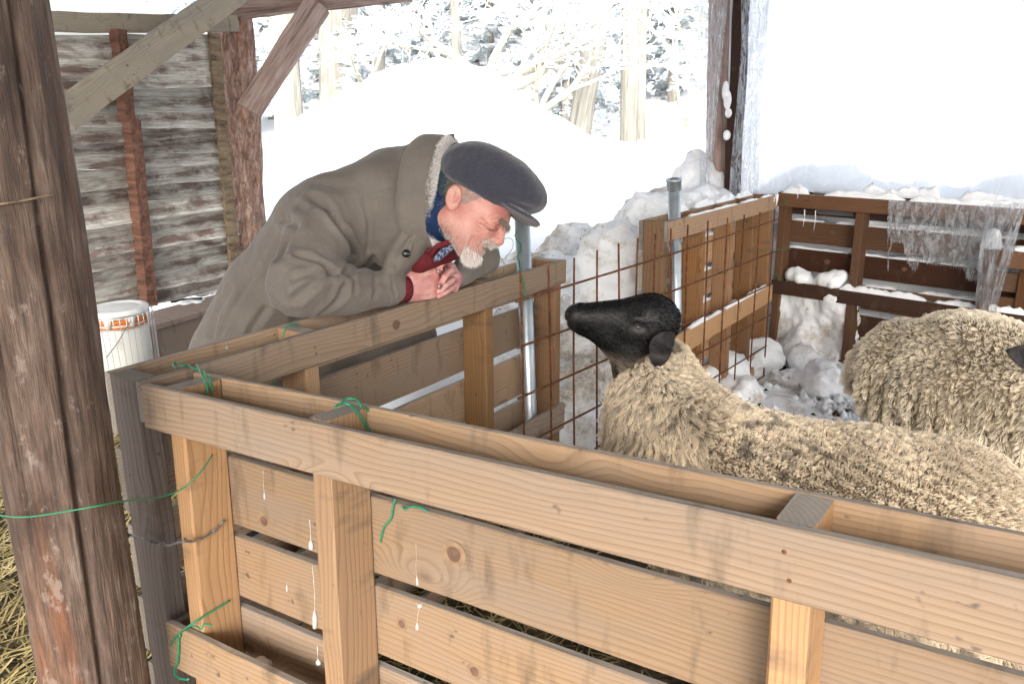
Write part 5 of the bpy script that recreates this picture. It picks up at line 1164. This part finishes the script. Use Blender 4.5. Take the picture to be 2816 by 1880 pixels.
# sleeve rings of the far arm
ea = unit(W_L - E_L); tl_ = (V - E_L) @ ea; rad = np.linalg.norm((V - E_L) - tl_[:, None] * ea, axis=1); nearL = (rad < .10) & (tl_ > -.05) & (tl_ < .14)
V = V + N * (np.clip(disp, -.022, .012) + ws + nearL * .004 * np.sin(tl_ * 190))[:, None]
mesh('jacket', V, F, M_JKT, man)
# head frame
hF = unit(.84 * CR - .54 * CU - .13 * CF); hU = unit(.54 * CR + .84 * CU); hU = unit(hU - hF * np.dot(hU, hF)); hY = np.cross(hU, hF); HM = np.array([hF, hY, hU])   # hY: man's left, away from the camera
HO = aty(1320, 560, 2.30); SCL = 1.0
def HP(x, y, z): return HO + (hF * x + hY * y + hU * z) * SCL
def loc(P): return (P - HO) @ HM.T / SCL
def head_f(P):
    q = loc(P)
    d = s_ell(q, (-.022, 0, .02), (.108, .080, .095)); d = smin(d, s_ell(q, (.030, 0, -.055), (.064, .066, .088)), .03)
    d = smin(d, s_ell(q, (.052, 0, -.012), (.048, .058, .045)), .02)
    for s in (-1, 1):
        d = smin(d, s_cap(q, (-.035, s * .056, -.085), (.040, s * .022, -.128), .026, .024), .025)
        d = smin(d, s_ell(q, (.056, s * .040, -.066), (.026, .024, .024)), .014)
        d = smin(d, s_cap(q, (.086, s * .014, -.014), (.070, s * .046, -.016), .012, .011), .010)
        d = smax(d, -s_ell(q, (.090, s * .030, -.036), (.012, .016, .009)), .008)
        d = smin(d, s_ell(q, (.071, s * .033, -.038), (.013, .015, .011)), .006)
        d = smin(d, s_ell(q, (.091, s * .014, -.068), (.012, .010, .010)), .008)
        d = smax(d, -s_cap(q, (.088, s * .024, -.072), (.070, s * .042, -.092), .0035, .003), .006)
        for (x0, z0, x1, z1) in ((.060, -.030, .040, -.020), (.060, -.038, .036, -.036), (.058, -.046, .038, -.056)): d = smax(d, -s_cap(q, (x0, s * .054, z0), (x1, s * .068, z1), .0022, .001), .003)
    d = smin(d, s_cap(q, (.092, 0, -.018), (.104, 0, -.055), .010, .013), .010); d = smin(d, s_ell(q, (.104, 0, -.063), (.016, .014, .0135)), .008)
    d = smin(d, s_ell(q, (.062, 0, -.136), (.024, .028, .022)), .02)
    d = smin(d, s_ell(q, (.076, 0, -.083), (.018, .030, .014)), .012); d = smin(d, s_ell(q, (.074, 0, -.110), (.012, .022, .008)), .006)
    d = smax(d, -s_ell(q, (.084, 0, -.098), (.022, .026, .0065)), .004)
    d = smin(d, s_cap(q, (-.04, 0, -.06), (-.09, .0, -.10), .060, .060), .04)
    return d
V, F = nets(head_f, HO - .24, HO + .24, .0046); V = relax(V, F, 1); V, F = subdiv(V, F)
bh = BVHTree.FromPolygons(V.tolist(), F.tolist()); N = vnormals(V, F); disp = np.zeros(len(V))
def onh(u, v, off=0.):
    h = bh.ray_cast(Vector(CC), Vector(ray(u, v)))[0]
    return None if h is None else np.array(h) - unit(ray(u, v)) * off
for pts, dep, sg in [([(1336, 622), (1350, 632), (1366, 632), (1382, 622)], .0035, .0028), ([(1344, 643), (1356, 652), (1372, 653)], .003, .003), ([(1334, 634), (1322, 636), (1312, 632)], .002, .002), ([(1333, 626), (1320, 622), (1311, 615)], .002, .002), ([(1366, 664), (1350, 655), (1332, 660), (1318, 676)], .003, .003), ([(1352, 606), (1368, 602), (1384, 606)], .002, .0025), ([(1300, 650), (1292, 668), (1288, 684)], .002, .003), ([(1345, 594), (1362, 592), (1380, 598)], .0015, .002)]:
    L = [p for p in (onh(*q) for q in pts) if p is not None]
    if len(L) < 2: continue
    L = smoothline(L, 4); dm = np.min([s_cap(V, L[i], L[i + 1] + 1e-6, 0, 0) for i in range(len(L) - 1)], axis=0); disp += -dep * np.exp(-(dm / sg) ** 2) + dep * .5 * np.exp(-((dm - sg * 2.2) / (sg * 1.1)) ** 2)
V = V + N * disp[:, None]; HV, HF = V, F
head = mesh('head', V, F, M_SKIN, man)
def cap_f(P):
    q = loc(P); z0 = q[:, 2]
    d = s_ell(q, (-.040, 0, .058), (.122, .110, .100)); d = smin(d, s_ell(q, (.050, 0, .092), (.100, .108, .066)), .06)
    d = smin(d, s_ell(q, (.105, 0, .090), (.052, .082, .034)), .03)
    d = smax(d, -(z0 - (.006 + .10 * np.clip(q[:, 0] - .02, 0, 1) * 0 + .45 * np.clip(q[:, 0] - .06, 0, .1))), .012)
    v = s_ell(q - np.stack([0 * z0, 0 * z0, -.7 * q[:, 1] ** 2 * 6 * .3], 1), (.108, 0, .036), (.074, .086, .0105), np.array([unit([1, 0, .05]), [0, 1, 0], unit([-.05, 0, 1])]))
    d = smin(d, v, .008)
    d = smax(d, -s_cap(q, (.150, -.07, .058), (.150, .07, .058), .004, .004), .01)
    for s in (-1, 1): d = smax(d, -s_cap(q, (.150, s * .03, .058), (.04, s * .112, .030), .004, .003), .008)
    d = smax(d, -s_ell(q, (-.02, 0, -.005), (.100, .078, .075)), .004)
    return d
V, F = nets(cap_f, HO - .27, HO + .27, .0055); V = relax(V, F, 1); N = vnormals(V, F)
V = V + N * np.array([.0035 * fbm(p, 3, 11.) + .0015 * fbm(p, 2, 30.) for p in V])[:, None]
capo = mesh('flat_cap', (V - HO) @ HM.T, F, M_TWEED, man, basis(hF, hY, hU, HO))
# ears
def ear_f(P, s):
    q = loc(P) - np.array([-.050, s * .083, -.034]); q = q * np.array([1, s, 1.])
    a = .35; x = q[:, 0] * math.cos(a) + q[:, 2] * math.sin(a); z = -q[:, 0] * math.sin(a) + q[:, 2] * math.cos(a); qq = np.stack([x, q[:, 1] - .25 * (-x), z], 1)
    d = s_ell(qq, (0, 0, 0), (.022, .008, .037)); d = smax(d, -s_ell(qq, (.004, .009, .007), (.014, .009, .023)), .003); d = smin(d, s_ell(qq, (-.002, .002, .004), (.006, .005, .016)), .003)
    return smax(d, -s_ell(qq, (.006, .006, .0), (.006, .006, .010)), .003)
for s in (-1, 1):
    c = HP(-.050, s * .083, -.034); V, F = nets(lambda P: ear_f(P, s), c - .055, c + .055, .003); mesh('ear', V, F, M_SKIN, man)
# eyes almost closed with laughing, their crease shadow drawn as a dark line, teeth, mouth
for pts in ([(1340, 628), (1350, 633), (1362, 633), (1372, 629)],):
    L = [p for p in (onh(u, v, -.0006) for u, v in pts) if p is not None]
    if len(L) > 1: L = smoothline(L, 4); V, F = tube(L, [.0004 + .0011 * math.sin(math.pi * i / (len(L) - 1)) for i in range(len(L))], 6); mesh('eyelid_shade_line', V, F, M_CREASE_SHADE, man)
V, F = tube([HP(.080 - 14 * t * t, t, -.0955) for t in np.linspace(-.021, .021, 9)], [.003 + .0015 * math.sin(math.pi * i / 8) for i in range(9)], 8); mesh('teeth', V, F, M_TOOTH, man)
V, F = nets(lambda P: s_ell(loc(P), (.062, 0, -.098), (.016, .024, .009)), HP(.062, 0, -.098) - .04, HP(.062, 0, -.098) + .04, .004); mesh('mouth', V, F, M_MOUTH, man)
# beard, moustache, brows, side hair
P, N = samples(HV, HF, 60000); q = loc(P)
def hairset(name, mask, n, L, flow, c0, c1, r=.00035, jit=.25):
    i = np.nonzero(NR.rand(len(P)) < np.clip(mask, 0, 1))[0]
    if len(i) > n: i = NR.choice(i, n, replace=False)
    p = P[i]; nn = N[i]; D0 = nn * .7 + flow + NR.randn(len(i), 3) * jit; D0 /= np.linalg.norm(D0, axis=1)[:, None]; D1 = D0 * .4 + flow + NR.randn(len(i), 3) * jit
    t = NR.rand(len(i), 1); strands(name, p, D0, D1, L * (.6 + .6 * NR.rand(len(i))), np.array(c0) * (1 - t) + np.array(c1) * t, np.full(len(i), r), M_HAIR, man, k=4)
jaw = np.clip((-.055 - q[:, 2]) / .05, 0, 1) * np.clip((q[:, 0] + .055) / .02, 0, 1) * (1 - ((q[:, 0] > .045) & (q[:, 2] > -.078)).astype(float))
hairset('beard', jaw * .42 * (1 - .8 * np.clip((q[:, 2] + .11) / .03, 0, 1)), 4200, .0055, hF * .25 - hU * .6, (.75, .71, .68), (.42, .34, .30), .0003)
hairset('chin_beard', ((q[:, 0] > .042) & (q[:, 2] < -.124)) * .7, 2000, .011, hF * .35 - hU * .7, (.95, .94, .92), (.62, .56, .52), .0004)
hairset('moustache', ((q[:, 0] > .060) & (q[:, 2] < -.073) & (q[:, 2] > -.090) & (abs(q[:, 1]) < .042)) * .8, 1500, .007, hF * .45 - hU * .5, (.80, .78, .75), (.45, .40, .36), .0004, .3)
hairset('side_hair', ((q[:, 2] > -.035) & (q[:, 2] < .02) & (q[:, 0] > -.032) & (q[:, 0] < .012 + q[:, 2] * .8) & (abs(q[:, 1]) > .045)) * .7, 2200, .011, -hF * .5 - hU * .5, (.75, .71, .67), (.30, .25, .21), .0003)
hairset('side_hair', ((q[:, 2] > -.06) & (q[:, 2] < .03) & (q[:, 0] < -.06)) * .9, 3600, .018, -hF * .3 - hU * .8, (.36, .33, .31), (.10, .08, .07), .00035)
hairset('eyebrow', ((q[:, 0] > .078) & (q[:, 2] > -.022) & (q[:, 2] < -.006) & (abs(q[:, 1]) > .012) & (abs(q[:, 1]) < .05)) * 1., 900, .013, hF * .3 - hU * .3, (.42, .36, .31), (.22, .18, .15), .0004)
# collar ring of the jacket with its fur edge, and what shows inside it
cT = aty(1238, 408, 2.50); cB = aty(1176, 655, 2.28); Cn = (cT + cB) / 2; rU = (cT - cB) / 2; rn = unit(np.cross(unit(rU), unit(lat))) ; rY = np.cross(unit(rU), rn)
if np.dot(rn, hF) < 0: rn = -rn
rN = unit(.93 * CR - .2 * CU - .28 * CF); rN = unit(rN - unit(rU) * np.dot(rN, unit(rU))); rY = np.cross(unit(rU), rN)
if rY[1] > 0: rY = -rY                     # rY points to the camera
def ringp(a, off=0., sc=1.): return Cn + rU * math.cos(a) * sc + rY * math.sin(a) * .125 * sc + rN * (off)
ang = np.linspace(0, 2 * math.pi, 33)
def collar_f(P):
    outer = s_poly(P, [ringp(a, -.030, .97) for a in ang], [.020] * 33, 0); mid = s_poly(P, [ringp(a, .0) for a in ang], [.017] * 33, 0); low = s_poly(P, [ringp(a, -.060, .92) for a in ang], [.026] * 33, 0)
    return smin(smin(outer, mid, .02), low, .03)
V, F = nets(collar_f, Cn - .26, Cn + .26, .0085); V = relax(V, F, 1); N = vnormals(V, F); V = V + N * np.array([.004 * fbm(p, 3, 12.) for p in V])[:, None]; mesh('collar', V, F, M_JKT, man)
V, F = nets(lambda P: s_poly(P, [ringp(a, .016, .98) for a in ang], [.010] * 33, 0), Cn - .24, Cn + .24, .007); mesh('fur_base', V, F, M_SKINW, man)
P2, N2 = samples(V, F, 30000); cl, plv = clumped(P2, N2, 1500, 1.); D0 = N2 * .8 + rN * .35 + NR.randn(len(P2), 3) * .2; D0 /= np.linalg.norm(D0, axis=1)[:, None]
t = NR.rand(len(P2), 1); strands('fur_trim', P2, D0, D0 * .5 + plv * 60 + rN * .2, .008 + .005 * NR.rand(len(P2)), np.array([.95, .93, .92]) * t + np.array([.50, .47, .45]) * (1 - t), np.full(len(P2), .00055), M_HAIR, man, k=4)
def inner_f(P): return s_cap(P, Cn - rN * .0 + rU * .06, HP(-.085, 0, -.085), .106, .078)
V, F = nets(inner_f, Cn - .3, Cn + .3, .011); N = vnormals(V, F); V = V + N * np.array([.004 * math.sin(40 * np.dot(p, hU)) for p in V])[:, None]; mesh('shirt_collar', V, F, M_NAVY, man)
V, F = tube([ringp(a, .047, .86) for a in np.linspace(math.pi * .12, math.pi * .93, 16)], .014, 10); mesh('lining_edge', V, F, M_TEAL, man)
def swf(P): 
    d = s_cap(P, aty(1150, 715, 2.33), aty(1222, 668, 2.37), .042, .050)
    return smin(d, s_cap(P, aty(1222, 668, 2.37), Cn - rU * .45, .05, .07), .04)
V, F = nets(swf, Cn - .35, Cn + .3, .011); N = vnormals(V, F); V = V + N * np.array([.003 * fbm(p, 2, 25.) for p in V])[:, None]; mesh('sweater', V, F, M_MAROON, man)
V, F = nets(lambda P: s_cap(P, aty(1200, 712, 2.26), aty(1240, 676, 2.27), .010, .014), aty(1220, 690, 2.26) - .07, aty(1220, 690, 2.26) + .07, .005); mesh('shirt_front', V, F, M_PLAID, man)
V, F = tube(smoothline([aty(1186, 700, 2.27), aty(1205, 676, 2.25), aty(1245, 664, 2.25)], 5), .008, 8); mesh('sweater_neckband', V, F, M_MAROON, man)
# snaps and tab
bvj = bv
def onj(u, v, off):
    d = ray(u, v); h, n, i, ds = bvj.ray_cast(Vector(CC), Vector(d)); return (np.array(h) - unit(d) * off) if h is not None else aty(u, v, 2.2)
for (u, v, r) in [(1149, 609, .011), (1117, 697, .012), (1224, 381, .006)]:
    p = onj(u, v, .012) if v > 400 else aty(u, v, 2.44); nn = unit(CC - p); ex = unit(np.cross(nn, [0, 0, 1])); ellip('snap_button', p, np.array([r, r, r * .5]), np.array([ex, np.cross(nn, ex), nn]), M_BUT, man, 8)
for pts, w in (([(1176, 583), (1166, 600), (1150, 612)], .011), ([(1132, 665), (1122, 690), (1112, 715)], .010)):
    V, F = tube(smoothline([onj(u, v, .002) for u, v in pts], 4), [w * f for f in (.7, .9, 1, 1, 1, 1, 1, .9, .6)], 8); mesh('button_tab', V, F, M_PATCH if w > .0105 else M_JKT, man)
V, F = tube(smoothline([aty(1206, 392, 2.46), aty(1226, 381, 2.44), aty(1250, 378, 2.44)], 4), [.011] * 9, 8); mesh('hood_tab', V, F, M_PATCH, man)
# cuffs
def cuff(W, E, r, m, l=.03, name='sweater_cuff'):
    d = unit(W - E); V, F = tube([W + d * t for t in np.linspace(-.02, l, 7)], [r * (1 + .05 * math.sin(i * 2.1)) for i in range(7)], 20); return mesh(name, V, F, m, man)
cuff(W_R, E_R, .040, M_MAROON, .045); cuff(W_L, E_L, .033, M_TROU, .012)
# hands: the right one in front, the left fingers closed over it
bR = [onM(1118, 790, .022), onM(1150, 782, .015), onM(1190, 772, .010)]
def handR(P):
    d = s_cap(P, onM(1112, 793, .03), onM(1135, 786, .022), .034, .036)
    for (u0, v0, u1, v1, r0, r1) in ((1130, 765, 1186, 748, .024, .023), (1130, 785, 1192, 772, .026, .024), (1130, 800, 1190, 798, .024, .022), (1128, 812, 1180, 816, .020, .019)): d = smin(d, s_cap(P, onM(u0, v0, .022), onM(u1, v1, .004), r0, r1), .016)
    for k, (u0, v0, u1, v1, u2, v2) in enumerate(((1188, 747, 1214, 752, 1222, 770), (1193, 770, 1218, 772, 1224, 786), (1190, 796, 1214, 797, 1220, 806), (1180, 815, 1204, 816, 1214, 822))): d = smin(d, s_poly(P, [onM(u0, v0, .004), onM(u1, v1, .012), onM(u2, v2, .035)], [.013, .011, .010], .003), .008)
    d = smin(d, s_poly(P, [onM(1140, 762, .04), onM(1175, 742, .05), onM(1205, 735, .05)], [.018, .014, .011], .004), .010)
    for (u0, v0, u1, v1) in ((1135, 775, 1182, 760), (1135, 793, 1184, 786), (1135, 806, 1180, 808)): d = smin(d, s_cap(P, onM(u0, v0, -.004), onM(u1, v1, -.017), .003, .003), .004)
    top = (P - fpt(frM, 0, 0, .002)) @ frM[3]; return smax(d, -top, .004)
V, F = nets(handR, onM(1165, 785, .02) - .11, onM(1165, 785, .02) + .11, .0034); V = relax(V, F, 1); mesh('hand', V, F, M_HAND, man)
def handL(P):
    d = s_cap(P, W_L, onM(1240, 765, .02), .030, .034); d = smin(d, s_cap(P, onM(1238, 738, .01), onM(1244, 790, .008), .020, .020), .014)
    fs = [[(1236, 728, .000), (1228, 717, -.016), (1214, 724, -.030), (1206, 744, -.032)], [(1250, 745, -.002), (1240, 744, -.026), (1222, 762, -.038), (1209, 787, -.034)], [(1252, 768, -.002), (1242, 772, -.027), (1223, 786, -.034), (1207, 802, -.028)], [(1247, 788, .0), (1240, 794, -.020), (1224, 804, -.026), (1206, 814, -.020)]]
    for k, f in enumerate(fs): d = smin(d, s_poly(P, [onM(*p) for p in f], [.0115, .0110, .0100, .0088] if k < 3 else [.010, .0095, .0088, .0078], .002), .004)
    d = smin(d, s_poly(P, [onM(1236, 742, .03), onM(1222, 728, .045), onM(1208, 730, .05)], [.015, .012, .010], .003), .006)
    top = (P - fpt(frM, 0, 0, .002)) @ frM[3]; return np.where(((P - frM[0]) @ frM[2]) > -.002, smax(d, -top, .004), d)
V, F = nets(handL, onM(1230, 765, .0) - .09, onM(1230, 765, .0) + .09, .0030); V = relax(V, F, 1); mesh('hand', V, F, M_HAND, man)
M_NAIL = plain('fingernail', (.66, .42, .36), .25, .5)
for (u, v, b_) in ((1205, 746, -.040), (1207, 788, -.041), (1205, 804, -.036)): ellip('fingernail', onM(u, v, b_), np.array([.0035, .0055, .0016]), np.array([frM[1], frM[3], frM[2]]), M_NAIL, man, 6)
# trousers and boots
LG = onM(1085, 1085, .36); print('leg', LG)
for (x, y) in ((-.98, 2.62), (LG[0], LG[1])):
    V, F = nets(lambda P: s_poly(P, [HIP + np.array([0, (y - 2.7) * .4, -.15]), ((x + HIP[0]) / 2 + .03, (y + HIP[1]) / 2, .34), (x, y, GZ + .14)], [.13, .095, .075], .02), (-1.2, 2.1, GZ), (-.1, 3.2, .75), .02); mesh('trouser_leg', V, F, M_TROU, man)
    V, F = nets(lambda P: smax(smin(s_cap(P, (x, y, GZ + .20), (x, y, GZ + .07), .072, .065), s_cap(P, (x, y, GZ + .045), (x + .17, y - .09, GZ + .035), .06, .05), .03), -(P[:, 2] - GZ), .005), (x - .15, y - .25, GZ - .02), (x + .3, y + .15, GZ + .3), .014); mesh('boot', V, F, M_BLACK, man)
